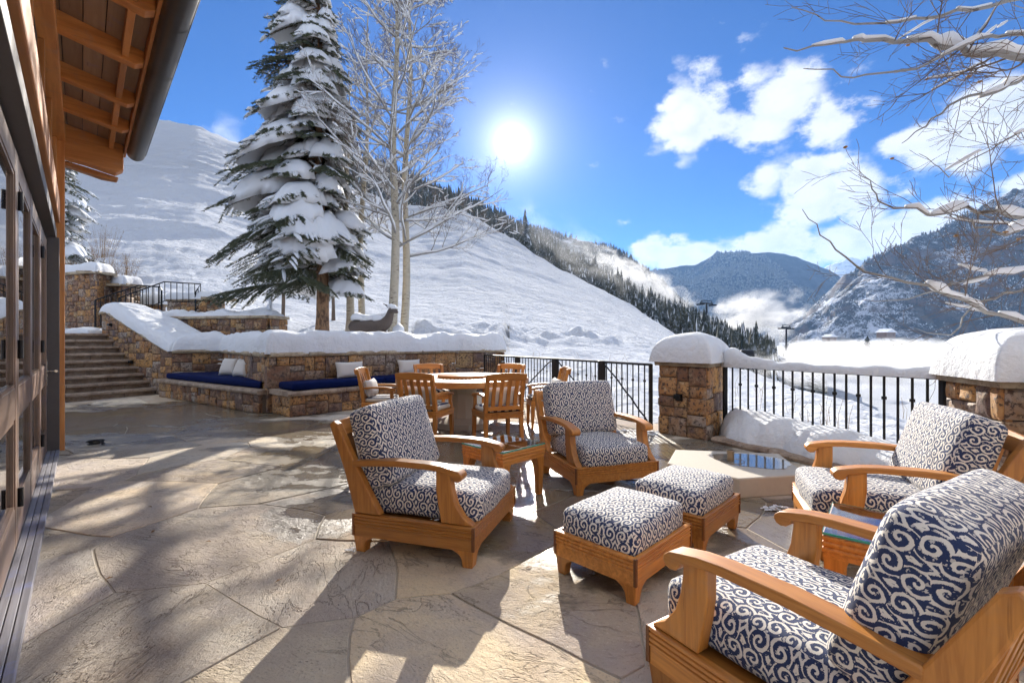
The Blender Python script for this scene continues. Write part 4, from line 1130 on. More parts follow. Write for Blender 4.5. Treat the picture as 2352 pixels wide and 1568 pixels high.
def leg_block(sx, sy, X, Y, z1, w0, w1, inset=.006):
    """tapered corner leg, flush with the frame's corner, flaring into it in a curve"""
    lv = []
    for f in (0, .25, .5, .68, .8, .9, 1):
        w = w0 + (w1 - w0) * (max(0, (f - .45) / .55)) ** 2.2 + .012 * f
        xo, xi = sx * (X - inset - (1 - f) * .012), sx * (X - inset - w); yo, yi = sy * (Y - inset - (1 - f) * .012), sy * (Y - inset - w)
        lv.append((f * z1, min(xo, xi), max(xo, xi), min(yo, yi), max(yo, yi)))
    mb = MB(); mb.rings(lv); return mb
def corner_joint(sx, sy, X, Y, t):
    mb = MB(); a, b = sorted((sx * (X - .016), sx * (X + .0012))); c, d = sorted((sy * (Y - .016), sy * (Y + .0012))); mb.box(a, b, c, d, .108, .2485); mb.build('corner_joint', ENDGRAIN, t, bevel=.002)
def armchair():
    t = thing('armchair', '', 'armchair', (0, 0, 0))
    X, Y = .42, .425
    mb = MB(); reeded(mb, -X, X, -Y, Y, .105, .25); mb.box(-X + .03, X - .03, -Y + .03, Y - .03, .2, .215); mb.build('base_frame', TEAK[0], t, smooth=35)
    for sx in (-1, 1):
        for sy in (-1, 1):
            leg_block(sx, sy, X, Y, .112, .075, .15).build('leg', TEAK[2], t, smooth=30, bevel=.004); corner_joint(sx, sy, X, Y, t)
    for sy in (-1, 1):
        ya, yb = sy * (Y - .085), sy * (Y - .005)
        # back stile: wide foot leaning back to a narrow top
        mb = MB(); mb.prism_y([(-.405, .252), (-.215, .252), (-.31, .40), (-.425, .60), (-.54, .812), (-.575, .832), (-.60, .805), (-.485, .52)], min(sy * (Y - .06), sy * (Y - .005)), max(sy * (Y - .06), sy * (Y - .005)))
        mb.build('back_stile', TEAK[2], t, bevel=.008)
        # arm: arched plank ending in a rolled scroll
        top = [(-.42, .582), (-.30, .594), (-.1, .606), (.1, .604), (.20, .596), (.27, .582), (.315, .572), (.338, .554), (.342, .534), (.33, .516), (.31, .508), (.287, .512), (.274, .526), (.265, .545),
               (.18, .562), (.1, .568), (-.1, .568), (-.30, .556), (-.42, .544)]
        mb = MB(); mb.prism_y(top[::-1], min(ya, yb) - .004, max(ya, yb) + .004); mb.build('arm', TEAK[0], t, smooth=40, bevel=.006)
        # arm post: sweeps forward into the frame
        fr = [(.408, .252), (.345, .295), (.298, .36), (.272, .44), (.262, .52), (.262, .55)]; bk = [(.165, .563), (.165, .45), (.178, .36), (.20, .252)]
        mb = MB(); mb.prism_y(fr + bk, min(sy * (Y - .075), sy * (Y - .015)), max(sy * (Y - .075), sy * (Y - .015))); mb.build('arm_post', TEAK[2], t, smooth=35, bevel=.006)
    mb = MB(); L = []
    for k in range(9):
        y = lerp(-Y + .06, Y - .06, k / 8); a = .022 * (1 - (2 * k / 8 - 1) ** 2)
        L.append([(-.57, y, .73), (-.53, y, .73), (-.57, y, .822 + a), (-.60, y, .812 + a)])
    mb.loft(L); mb.build('top_rail', TEAK[1], t, smooth=35, bevel=.005)
    mb = MB(); mb.prism_y([(-.44, .30), (-.41, .30), (-.43, .37), (-.46, .37)], -Y + .06, Y - .06); mb.build('lower_rail', TEAK[1], t)
    for k in range(5):
        y = lerp(-.29, .29, k / 4); mb = MB(); mb.loft([[(x, y - .035, z), (x + .018, y - .035, z), (x + .018, y + .035, z), (x, y + .035, z)] for x, z in ((-.452, .35), (-.568, .75))]); mb.build('back_slat', TEAK[2], t)
    o = link('seat_cushion', cushion_mesh('seat_cushion', .80, .655, .185, .05, .028), IKAT, t, 180); o.location = (.02, 0, .225)
    o = link('back_cushion', cushion_mesh('back_cushion', .535, .735, .20, .05, .03, uvoff=(.0, .3)), IKAT, t, 180)
    # stand the cushion up: its long face leans on the back
    o.matrix_local = Matrix.Translation((-.34, 0, .655)) @ Matrix.Rotation(R(71), 4, 'Y') @ Matrix.Translation((0, 0, -.10))
    return t
ac = armchair()
ac.location = (-.50, 3.24, 0); ac.rotation_euler = (0, 0, R(-17.2)); ac['label'] = 'patterned armchair standing alone at the left, side on'
GR = 'teak armchairs with blue patterned cushions'; ac['group'] = GR
dup(ac, (.82, 4.52, 0), R(-71.2), 'patterned armchair facing the camera beside the dining table', GR)
dup(ac, (2.43, 3.07, 0), R(158), 'patterned armchair facing left in front of the right pillar', GR)
dup(ac, (1.105, 1.665, 0), R(122), 'nearest patterned armchair, cut off by the bottom right corner', GR)
def crumbs(name, spots, label, seed):
    r = random.Random(seed); mb = MB()
    for (x, y, z, s) in spots:
        for k in range(7):
            p = Vector((x + r.gauss(0, s), y + r.gauss(0, s), z + abs(r.gauss(0, s * .25)))); q = s * r.uniform(.35, .8)
            mb.loft([[p + Vector((q * f * math.cos(a) * r.uniform(.8, 1.2), q * f * math.sin(a), q * hh)) for a in np.linspace(0, 6.28, 7)[:-1]] for f, hh in ((.7, 0), (1, .3), (.6, .7), (.1, .85))])
    return tag(mb.build(name, SNOWN, None, 60, fix=False), label, 'snow', kind='stuff')
crumbs('snow_crumbs', [(-.33, 2.80, .252, .016), (-.40, 2.83, .252, .014), (-.47, 2.845, .252, .011)], 'frozen snow crumbs on the front armchair frame', 3)

for i, (x, y, s_, lb) in enumerate(((2.10, 3.70, .028, 'lump of melting snow on the paving by the fire pit'), (2.28, 3.66, .022, 'smaller melting snow lump right of the fire pit'), (-1.04, 2.98, .012, 'small white crumb of snow left of the front armchair'),
                                   (1.66, 6.9, .03, 'snow crumb on the paving in front of the gate'), (1.95, 6.62, .026, 'snow crumb beside the gate pillar foot'))):
    crumbs('snow_lump', [(x, y, .002, s_), (x + s_ * 2.4, y + s_, .002, s_), (x - s_ * 2, y - s_ * .5, .002, s_ * .8), (x + s_ * .5, y, s_ * .6, s_ * .9)], lb, 40 + i)
def ottoman(label, loc, rz):
    t = thing('ottoman', label, 'ottoman', loc, rz, 'patterned ottomans')
    X, Y = .333, .267
    mb = MB(); reeded(mb, -X, X, -Y, Y, .105, .25, th=.024); mb.box(-X + .02, X - .02, -Y + .02, Y - .02, .2, .215); mb.build('base_frame', TEAK[0], t, smooth=35)
    for sx in (-1, 1):
        for sy in (-1, 1):
            leg_block(sx, sy, X, Y, .112, .062, .125).build('leg', TEAK[2], t, smooth=30, bevel=.004); corner_joint(sx, sy, X, Y, t)
    o = link('cushion', cushion_mesh('cushion', 2 * X - .055, 2 * Y - .055, .165, .045, .028, uvoff=(.05, .1)), IKAT, t, 180); o.location = (0, 0, .217)
    return t
ot = ottoman('nearer patterned ottoman, in the middle of the seating group', (.668, 2.745, 0), R(45.5))
dup(ot, (1.235, 3.29, 0), R(46), 'further patterned ottoman, end to end behind the other')

def side_table(label, loc, rz):
    t = thing('side_table', label, 'side table', loc, rz, 'glass topped teak side tables')
    X = .262
    mb = MB(); reeded(mb, -X, X, -X, X, .335, .44, 3, .8, .035); mb.build('frame', TEAK[0], t, smooth=35)
    for sx in (-1, 1):
        for sy in (-1, 1): leg_block(sx, sy, X, X, .345, .058, .09).build('leg', TEAK[2], t, smooth=30, bevel=.004)
    mb = MB(); mb.box(-.014, .014, -X + .036, X - .036, .41, .438); mb.build('cross_bar', TEAK[1], t)
    mb = MB(); mb.box(-X + .036, -.015, -.014, .014, .41, .437); mb.box(.015, X - .036, -.014, .014, .41, .437); mb.build('cross_bar', TEAK[0], t)
    mb = MB(); mb.box(-X + .002, X - .002, -X + .002, X - .002, .4415, .4525); g = mb.build('glass_top', TGLASS, t, bevel=.002)
    mb = MB(); e = X - .0005
    for a, b, c, d in ((-e, e, -e, -e + .0022), (-e, e, e - .0022, e), (-e, -e + .0022, -e + .0023, e - .0023), (e - .0022, e, -e + .0023, e - .0023)): mb.box(a, b, c, d, .4418, .4522)
    mb.build('glass_edge', GREDGE, g)
    return t
s1 = side_table('glass topped side table between the two left armchairs', (-.075, 4.09, 0), R(45))
dup(s1, (1.83, 2.21, 0), R(50.5), 'glass topped side table wedged between the two right armchairs')

# fire pit: low slab of cast concrete with a pipe stub and a film of melt water
fp = thing('fire_pit', 'low beige concrete fire pit block with a pipe stub', 'fire pit', (2.15, 4.45, 0))
FPP = [(1.50, 4.45), (1.95, 3.95), (2.62, 4.08), (2.80, 4.84), (1.78, 5.02)]
mb = MB(); mb.prism(FPP, .0, .175); mb.build('slab', CONC, fp, bevel=.012, world=True)
mb = MB(); mb.lathe([(.105, .1765), (.112, .182), (.115, .1765)], 20, (2.16, 4.52)); mb.build('drain_ring', PIPE, fp, smooth=40, world=True)
mb = MB(); mb.lathe([(.033, .176), (.033, .262), (.037, .264), (.037, .285), (.029, .285), (.028, .25)], 18, (2.15, 4.53)); mb.build('pipe_stub', PIPE, fp, smooth=40, world=True)
mb = MB(); ring = []
for a in np.linspace(0, 2 * math.pi, 48)[:-1]:
    r_ = 1 + .22 * mnoise.noise((math.cos(a) * 1.7, math.sin(a) * 1.7, 3)); ring.append((2.36 + .33 * r_ * math.cos(a) + .05 * math.sin(a), 4.55 + .26 * r_ * math.sin(a) - .1 * math.cos(a)))
mb.prism(ring, .1765, .1785); tag(mb.build('puddle', WATER, fp, world=True), 'film of melt water')

# ================================================================ DINING GROUP
TC = Vector((-.78, 7.33)); TZ = .785; TR = 1.04
def dining_table():
    t = thing('dining_table', 'round slatted teak dining table on a stone pedestal', 'table', (TC.x, TC.y, 0))
    n = 48
    mb = MB(); mb.loft([[(r_ * math.cos(2 * math.pi * k / n), r_ * math.sin(2 * math.pi * k / n), z) for k in range(n)] for r_, z in ((TR - .10, TZ - .085), (TR, TZ - .085), (TR + .004, TZ - .05), (TR, TZ - .004), (TR - .006, TZ), (TR - .10, TZ), (TR - .10, TZ - .085))], cap=False)
    mb.build('rim', TEAK[0], t, smooth=40)
    w = .058; k = 0; x = -TR + .10
    while x < TR - .10:
        xm = x + w / 2; L = math.sqrt(max(0, (TR - .106) ** 2 - max(abs(x), abs(x + w)) ** 2))
        if L > .05: mb = MB(); mb.box(x, x + w - .012, -L, L, TZ - .028, TZ - .002); mb.build('slat', TEAK[1], t)
        x += w
    mb = MB(); mb.box(-TR + .1, TR - .1, -.05, .05, TZ - .075, TZ - .03); mb.box(-.05, .05, -TR + .1, -.051, TZ - .075, TZ - .03); mb.box(-.05, .05, .051, TR - .1, TZ - .075, TZ - .03); mb.build('batten', TEAK[0], t)
    mb = MB(); mb.lathe([(.42, 0), (.42, .09), (.36, .12), (.23, .16), (.19, .3), (.19, .52), (.25, .64), (.34, .69), (.34, TZ - .076)], 10); mb.build('pedestal', CONC, t, smooth=20)
dining_table()
mb = MB(); mb.lathe([(.38, 0), (.40, .006), (.40, .034), (.39, .04), (.03, .04), (.02, .045)], 40); o = mb.build('lazy_susan', TEAK[0], None, smooth=35)
o.location = (TC.x, TC.y, TZ + .001); tag(o, 'round teak turntable in the centre of the dining table', 'turntable')
def pillow_mesh(name, w, h, th, n=12):
    vs, fs = [], []
    for s in (-1, 1):
        for i in range(n + 1):
            for j in range(n + 1):
                a, b = 2 * i / n - 1, 2 * j / n - 1
                e = max(0, (1 - a ** 4)) * max(0, (1 - b ** 4)); k = 1 - .07 * (1 - abs(a)) ** .6 * abs(b) ** 6 - 0
                x = a * w / 2 * (1 - .06 * (1 - b * b) ** 1 * abs(a) ** 3); z = b * h / 2 * (1 - .07 * (1 - a * a) * abs(b) ** 3)
                vs.append((x, s * (th / 2 * e ** .6 + .004) + .004 * mnoise.noise((x * 14, z * 14, s)), z + h / 2))
    m = (n + 1) ** 2
    for s in range(2):
        for i in range(n):
            for j in range(n):
                q = [s * m + i * (n + 1) + j, s * m + (i + 1) * (n + 1) + j, s * m + (i + 1) * (n + 1) + j + 1, s * m + i * (n + 1) + j + 1]
                fs.append(q if s == 0 else q[::-1])
    rim = [i * (n + 1) for i in range(n + 1)] + [n * (n + 1) + j for j in range(1, n + 1)] + [i * (n + 1) + n for i in range(n - 1, -1, -1)] + [j for j in range(n - 1, 0, -1)]
    for a, b in zip(rim, rim[1:] + rim[:1]): fs.append((a, b, m + b, m + a))
    me = bpy.data.meshes.new(name); me.from_pydata(vs, [], fs)
    bm = bmesh.new(); bm.from_mesh(me); bmesh.ops.recalc_face_normals(bm, faces=bm.faces); bm.to_mesh(me); bm.free(); return me
def dining_chair():
    t = thing('dining_chair', '', 'chair', (0, 0, 0), group='teak dining chairs round the table')
    X, Y = .26, .28
    mb = MB(); reeded(mb, -X, X, -Y, Y, .345, .43, 2, .6, .03); mb.box(-X + .03, X - .03, -Y + .03, Y - .03, .40, .42); mb.build('seat_frame', TEAK[0], t, smooth=35)
    for sy in (-1, 1):
        y0, y1 = sorted((sy * (Y - .004), sy * (Y - .056)))
        mb = MB(); mb.rings([(0, X - .045, X - .006, *sorted((sy * (Y - .008), sy * (Y - .048)))), (.25, X - .06, X - .005, y0, y1), (.352, X - .07, X - .004, y0, y1)]); mb.build('leg', TEAK[2], t, bevel=.004)
        mb = MB(); mb.rings([(0, -X - .02, -X + .022, y0 + .004, y1 - .004), (.25, -X + .002, -X + .05, y0, y1), (.352, -X + .004, -X + .056, y0, y1)]); mb.build('leg', TEAK[2], t, bevel=.004)
        mb = MB(); mb.rings([(.431, -X + .004, -X + .056, y0, y1), (.6, -X - .02, -X + .032, y0, y1), (.92, -X - .085, -X - .045, y0, y1)]); mb.build('back_stile', TEAK[2], t, bevel=.006)
        a = [(-X + .03, .655), (-.1, .668), (.08, .664), (.2, .648), (.245, .632), (.25, .612), (.235, .60), (.18, .618), (.06, .634), (-.1, .638), (-X + .02, .624)]
        mb = MB(); mb.prism_y(a[::-1], y0 - .004, y1 + .004); mb.build('arm', TEAK[0], t, smooth=40, bevel=.004)
        mb = MB(); mb.prism_y([(X - .01, .432), (X - .045, .52), (X - .045, .612), (X - .09, .612), (X - .095, .52), (X - .07, .432)], y0 + .006, y1 - .006); mb.build('arm_post', TEAK[2], t, bevel=.004)
    mb = MB(); mb.loft([[(-X - .098, y, .845), (-X - .068, y, .845), (-X - .085, y, .93 + b), (-X - .115, y, .93 + b)] for y, b in [(lerp(-Y + .002, Y - .002, k / 8), .018 * (1 - (k / 4 - 1) ** 2)) for k in range(9)]]); mb.build('top_rail', TEAK[1], t, smooth=35, bevel=.006)
    mb = MB(); mb.box(-X + .004, -X + .034, -Y + .057, Y - .057, .455, .51); mb.build('lower_rail', TEAK[1], t, bevel=.004)
    for k in range(4):
        y = lerp(-Y + .125, Y - .125, k / 3)
        mb = MB(); mb.loft([[(x - .008, y - .025, z), (x + .008, y - .025, z), (x + .008, y + .025, z), (x - .008, y + .025, z)] for x, z in ((-X + .019, .50), (-X - .012, .66), (-X - .076, .86))]); mb.build('back_slat', TEAK[2], t)
    o = link('seat_cushion', cushion_mesh('seat_cushion', .46, .50, .07, .028, .012, 8), STRIPE, t, 180); o.location = (.015, 0, .425)
    return t
dc = dining_chair()
spots = [((-1.16, 6.33), 70, 'dining chair with its back to the camera, left one of the near pair'), ((-.20, 6.22), 113, 'dining chair with its back to the camera, right one of the near pair'),
         ((-2.02, 7.22), 2, 'dining chair side on at the left end of the dining table'), ((-1.38, 8.18), -62, 'dining chair behind the table, left of the two far ones'),
         ((-.17, 8.18), -118, 'dining chair behind the table, right of the two far ones'), ((.52, 7.35), 186, 'dining chair at the right end of the table in front of the gate')]
lum = pillow_mesh('throw_pillow', .50, .26, .13)
for i, ((x, y), a, lb) in enumerate(spots):
    if i == 0: dc.location = (x, y, 0); dc.rotation_euler = (0, 0, R(a)); dc['label'] = lb
    else: dup(dc, (x, y, 0), R(a), lb)
    ca, sa = math.cos(R(a)), math.sin(R(a))
    o = link('throw_pillow', lum if i == 0 else lum.copy(), CREAM if i == 0 else None, None, 180)
    if i: o.data = bpy.data.meshes['throw_pillow']
    lx = -.155; o.location = (x + lx * ca, y + lx * sa, .505)
    o.matrix_world = Matrix.Translation(o.location) @ Matrix.Rotation(R(a) - math.pi / 2, 4, 'Z') @ Matrix.Rotation(R(13), 4, 'X')
    tag(o, 'cream lumbar pillow on the ' + ('left near dining chair', 'right near dining chair', 'dining chair at the left table end', 'left far dining chair behind the table', 'right far dining chair behind the table', 'dining chair by the gate')[i], 'pillow', 'cream pillows')

# ================================================================ BENCH CUSHIONS AND PILLOWS
def flat_cushion(label, poly, z0, z1):
    mb = MB(); mb.prism(poly, z0, z1); o = mb.build('bench_cushion', NAVY, None, bevel=.045, seg=4)
    o.data.shade_smooth(); return tag(o, label, 'cushion', 'navy bench cushions')
flat_cushion('navy wedge cushion on the corner bench beside the steps', [(-8.45, 11.24), (-4.80, 8.80), (-4.86, 8.98), (-7.42, 11.86), (-8.25, 11.5)], .445, .58)
def on2(u, w): q = F0 + D2 * u + Vector((D2.y, -D2.x)) * w; return (q.x, q.y)
flat_cushion('navy cushion on the long bench, nearer the corner', [on2(.03, .03), on2(1.93, .03), on2(1.93, -.60), on2(.03, -.60)], .465, .60)
flat_cushion('navy cushion on the long bench, partly hidden by the dining chairs', [on2(1.945, .03), on2(3.9, .03), on2(3.9, -.60), on2(1.945, -.60)], .465, .60)
pm = pillow_mesh('throw_pillow', .46, .42, .18); pl = pillow_mesh('throw_pillow', .62, .34, .16)
def pillow(me, p, rz, lean, label):
    o = link('throw_pillow', me, None, None, 180)
    if not me.materials: me.materials.append(CREAM)
    o.matrix_world = Matrix.Translation(p) @ Matrix.Rotation(rz, 4, 'Z') @ Matrix.Rotation(lean, 4, 'X'); return tag(o, label, 'pillow', 'cream pillows')
pA = aty(521, 862, 10.6); pillow(pm, (pA.x, pA.y, .575), R(-12), R(-24), 'cream pillow on the corner bench, left of the pair')
pA = aty(550, 864, 10.15); pillow(pm, (pA.x, pA.y, .575), R(-25), R(-22), 'cream pillow on the corner bench, right of the pair')
rz2 = math.atan2(D2.y, D2.x)
q = on2(1.45, -.50); pillow(pl, (q[0], q[1], .595), rz2, R(-14), 'long cream pillow leaning on the wall, middle of the long bench')
q = on2(2.95, -.50); pillow(pl, (q[0], q[1], .595), rz2, R(-14), 'long cream pillow beside the far dining chair')

# dead leaves on the paving
lf = MB(); lf.loft([[(-.028, 0, .004), (0, -.012, .010), (.03, .002, .004), (.004, .014, .012)], [(-.027, 0, .006), (0, -.011, .012), (.029, .002, .006), (.004, .013, .014)]])
first = None; r = random.Random(12)
GL = 'dead leaves scattered on the paving'
for i, (px, py) in enumerate(((345, 1165), (268, 1170), (478, 1245), (352, 1222), (640, 1335), (1215, 1305), (250, 1330))):
    p = at(px, py)
    if first is None: first = lf.build('dead_leaf', LEAF); o = first
    else: o = first.copy(); C.objects.link(o)
    o.location = (p.x, p.y, .003); o.rotation_euler = (0, 0, r.uniform(0, 6)); o.scale = [r.uniform(.5, .85)] * 3
    tag(o, 'curled brown leaf lying on the bare paving', 'leaf', GL)
# ================================================================ TREES
def ground_at(X, Y): return slope_z(CX + FPX * X / Y, Y)
def blob(mb, c, rad, seed=0, n=10, m=7, amp=.18, bottom=-.5):
    c = Vector(c); rings = []
    for i in range(m):
        ph = lerp(math.asin(bottom), math.pi / 2 * .97, i / (m - 1)); rings.append([])
        for k in range(n):
            a = 2 * math.pi * k / n; d = Vector((math.cos(ph) * math.cos(a), math.cos(ph) * math.sin(a), math.sin(ph)))
            s = 1 + amp * mnoise.noise((d.x * 1.8 + seed, d.y * 1.8, d.z * 1.8))
            rings[-1].append(c + Vector((d.x * rad[0] * s, d.y * rad[1] * s, d.z * rad[2] * s)))
    mb.loft(rings)
def fast_mesh(name, V, F, mat, parent, smooth=True, mi=None):
    me = bpy.data.meshes.new(name); me.from_pydata(V, [], F)
    if mi is not None: me.polygons.foreach_set('material_index', mi)
    return link(name, me, mat, parent, 180 if smooth else None)
def spruce(label, base, height, rad_of, seed, snowy=1.0, low=1.0, lean=(0, 0), whorl=.40, dens=1.0, asym=None, name='spruce_tree'):
    r = random.Random(seed); t = thing(name, label, 'tree', tuple(base))
    tr = MB(); hs = np.linspace(-.3, height, 14)
    def tp(z): return Vector((lean[0] * z + .05 * math.sin(z * .8), lean[1] * z, z))
    tr.tube([tp(z) for z in hs], [max(.02, .215 * (1 - z / height) ** .85 + (.05 if z < .4 else 0)) for z in hs], 12); tr.build('trunk', SPRUCEB, t, 60, fix=False)
    nv, nf = [], []; sn = MB(); wood = MB()
    def needle_twig(pts, L):
        """spiky sprays of needles round a twig"""
        for a, b in zip(pts, pts[1:]):
            d = (b - a); ln = d.length
            if ln < 1e-4: continue
            d = d / ln; s = d.cross(Vector((0, 0, 1))); s = s.normalized() if s.length > .01 else Vector((1, 0, 0)); u = s.cross(d)
            k = max(2, int(ln / .030 * dens))
            for i in range(k):
                p = a + d * ln * (i + r.random()) / k
                for q in range(3):
                    an = r.uniform(-2.6, 2.6); o = (s * math.sin(an) + u * math.cos(an) * .7) * r.uniform(.06, .10) + d * r.uniform(.02, .07)
                    w = d.cross(o).normalized() * .016
                    b0 = len(nv); nv.extend([tuple(p - w), tuple(p + w), tuple(p + o)]); nf.append((b0, b0 + 1, b0 + 2))
    z = low
    while z < height - .3:
        f = z / height
        nb = r.choice((5, 6, 6, 7)) if f < .8 else 4
        a0 = r.uniform(0, 6.28)
        for k in range(nb):
            az = a0 + 2 * math.pi * k / nb + r.uniform(-.3, .3)
            d2 = Vector((math.cos(az), math.sin(az), 0))
            L = rad_of(z) * (asym(az) if asym else 1) * r.uniform(.58, 1.2)
            if L < .25: continue
            zz = z + r.uniform(-.15, .15); p0 = tp(zz)
            drp = (r.uniform(.10, .30) if f < .22 else r.uniform(.28, .50)) if f < .8 else r.uniform(.1, .3)
            n = 8; pts = []
            side = Vector((-d2.y, d2.x, 0)); bend = r.uniform(-.14, .14)
            for i in range(n + 1):
                s = i / n; pts.append(p0 + d2 * L * s + side * bend * L * s * s + Vector((0, 0, L * (.12 * s - drp * s * s * 1.35 + .10 * max(0, s - .75)))))
            wood.tube(pts, [max(.006, .035 * (1 - i / n) * (L / 2.5) + .006) for i in range(n + 1)], 5)
            needle_twig(pts[2:], L)
            heavy = r.random() < .68 * snowy
            load = (r.uniform(.9, 1.35) if heavy else r.uniform(.12, .5)) * (1.1 if f > .2 else .8)
            m = max(5, int(L / .13))
            def half(s): return L * (.40 * math.sin(min(1, s * 1.2) * math.pi * .82) + .05)
            for i in range(m):
                s = .15 + .83 * (i + r.random() * .6) / m
                j = min(n - 1, int(s * n)); q = pts[j].lerp(pts[j + 1], s * n - j)
                for sg in (-1, 1):
                    tl = half(s) * r.uniform(.8, 1.25)
                    an = r.uniform(.65, 1.0); dr = (d2 * math.cos(an) + side * sg * math.sin(an)).normalized()
                    tw = [q + dr * tl * e + Vector((0, 0, -tl * (.13 * e + .36 * e * e) + .01)) for e in (0, .35, .7, 1)]
                    needle_twig(tw, tl)
                    if r.random() < (.4 if heavy else .16 * load + .04) and tl > .12:
                        rd = r.uniform(.035, .062)
                        sn.tube([p + Vector((0, 0, rd * .55)) for p in [tw[1], tw[2], tw[2].lerp(tw[3], .55), tw[2].lerp(tw[3], .95)]], [rd * 1.1, rd * 1.2, rd * .85, rd * .3], 6, squash=.8)
            if heavy and L > .5:
                # one thick quilt of snow over the fan of the bough, sagging at its scalloped rim
                rings = []; nc = 13; ph = r.uniform(0, 50); th = r.uniform(.22, .48) * min(1.2, .5 + L * .25) * load
                i0, i1 = r.uniform(.12, .3), r.uniform(.86, 1.0); nr = 11
                for k2 in range(nr):
                    s = lerp(i0, i1, k2 / (nr - 1)); j = min(n - 1, int(s * n)); q = pts[j].lerp(pts[j + 1], s * n - j)
                    tap = math.sin(math.pi * (k2 + .35) / (nr - .3)) ** .45
                    ring = []
                    for c in range(nc * 2 - 2):
                        top = c < nc; e = (-1 + 2 * c / (nc - 1)) if top else (1 - 2 * (c - nc + 1) / (nc - 1))
                        w = half(s) * .98 * tap * (1 + .42 * mnoise.noise((s * 9 + ph, e * 1.3, 1)))
                        lift = th * tap * max(0, 1 - abs(e) ** 2.6) ** .6 * (1 + .45 * mnoise.noise((s * 5 + ph, e * 3, 4))) if top else -.015
                        ring.append(q + side * e * w + d2 * (-.12 * abs(e) * w + .25 * abs(e) * w * .9) + Vector((0, 0, lift + .03 - w * abs(e) ** 1.8 * .52)))
                    rings.append(ring)
                sn.loft(rings)
            elif load > .25:
                w0 = .07 * min(1, L / 2); sp = pts[3:]
                sn.tube([p + Vector((0, 0, w0 * .42)) for p in sp], [w0 * (.4 + .9 * math.sin(math.pi * (i + .6) / (len(sp) + .2))) * r.uniform(.6, 1.2) for i in range(len(sp))], 7, squash=.55)
        z += whorl * (1 - .45 * f) * r.uniform(.8, 1.2)
    fast_mesh('needles', nv, nf, NEEDLE, t, False)['kind'] = 'stuff'
    wood.build('branches', SPRUCEB, t, 60, fix=False)['kind'] = 'stuff'
    sn.build('snow_load', SNOWN, t, 180, fix=False)['kind'] = 'stuff'
    return t
bz = ground_at(-6.35, 15.4)
def rad_main(z): return tab([(0, 2.2), (2, 2.5), (3.8, 2.6), (5, 2.35), (6.2, 1.95), (7.3, 2.3), (8.3, 2.15), (9.3, 1.65), (10.5, 1.25), (12, .75), (13.4, .08)], z)
def asym_main(a): return .77 + .26 * math.cos(a - math.pi) - .05 * math.sin(a)
spruce('tall snow-laden spruce behind the bench wall', (-6.35, 15.4, bz), 13.4, rad_main, 3, 1.0, 1.85, (-.012, 0), .52, 1.0, asym_main)
bz = ground_at(-22.5, 23.5)
spruce('snowy spruce half hidden behind the house corner post', (-23.3, 23.5, bz - .3), 11.5, lambda z: tab([(0, 1.7), (6, 1.4), (11.5, .1)], z), 8, .8, .6, (0, 0), .5, .45)

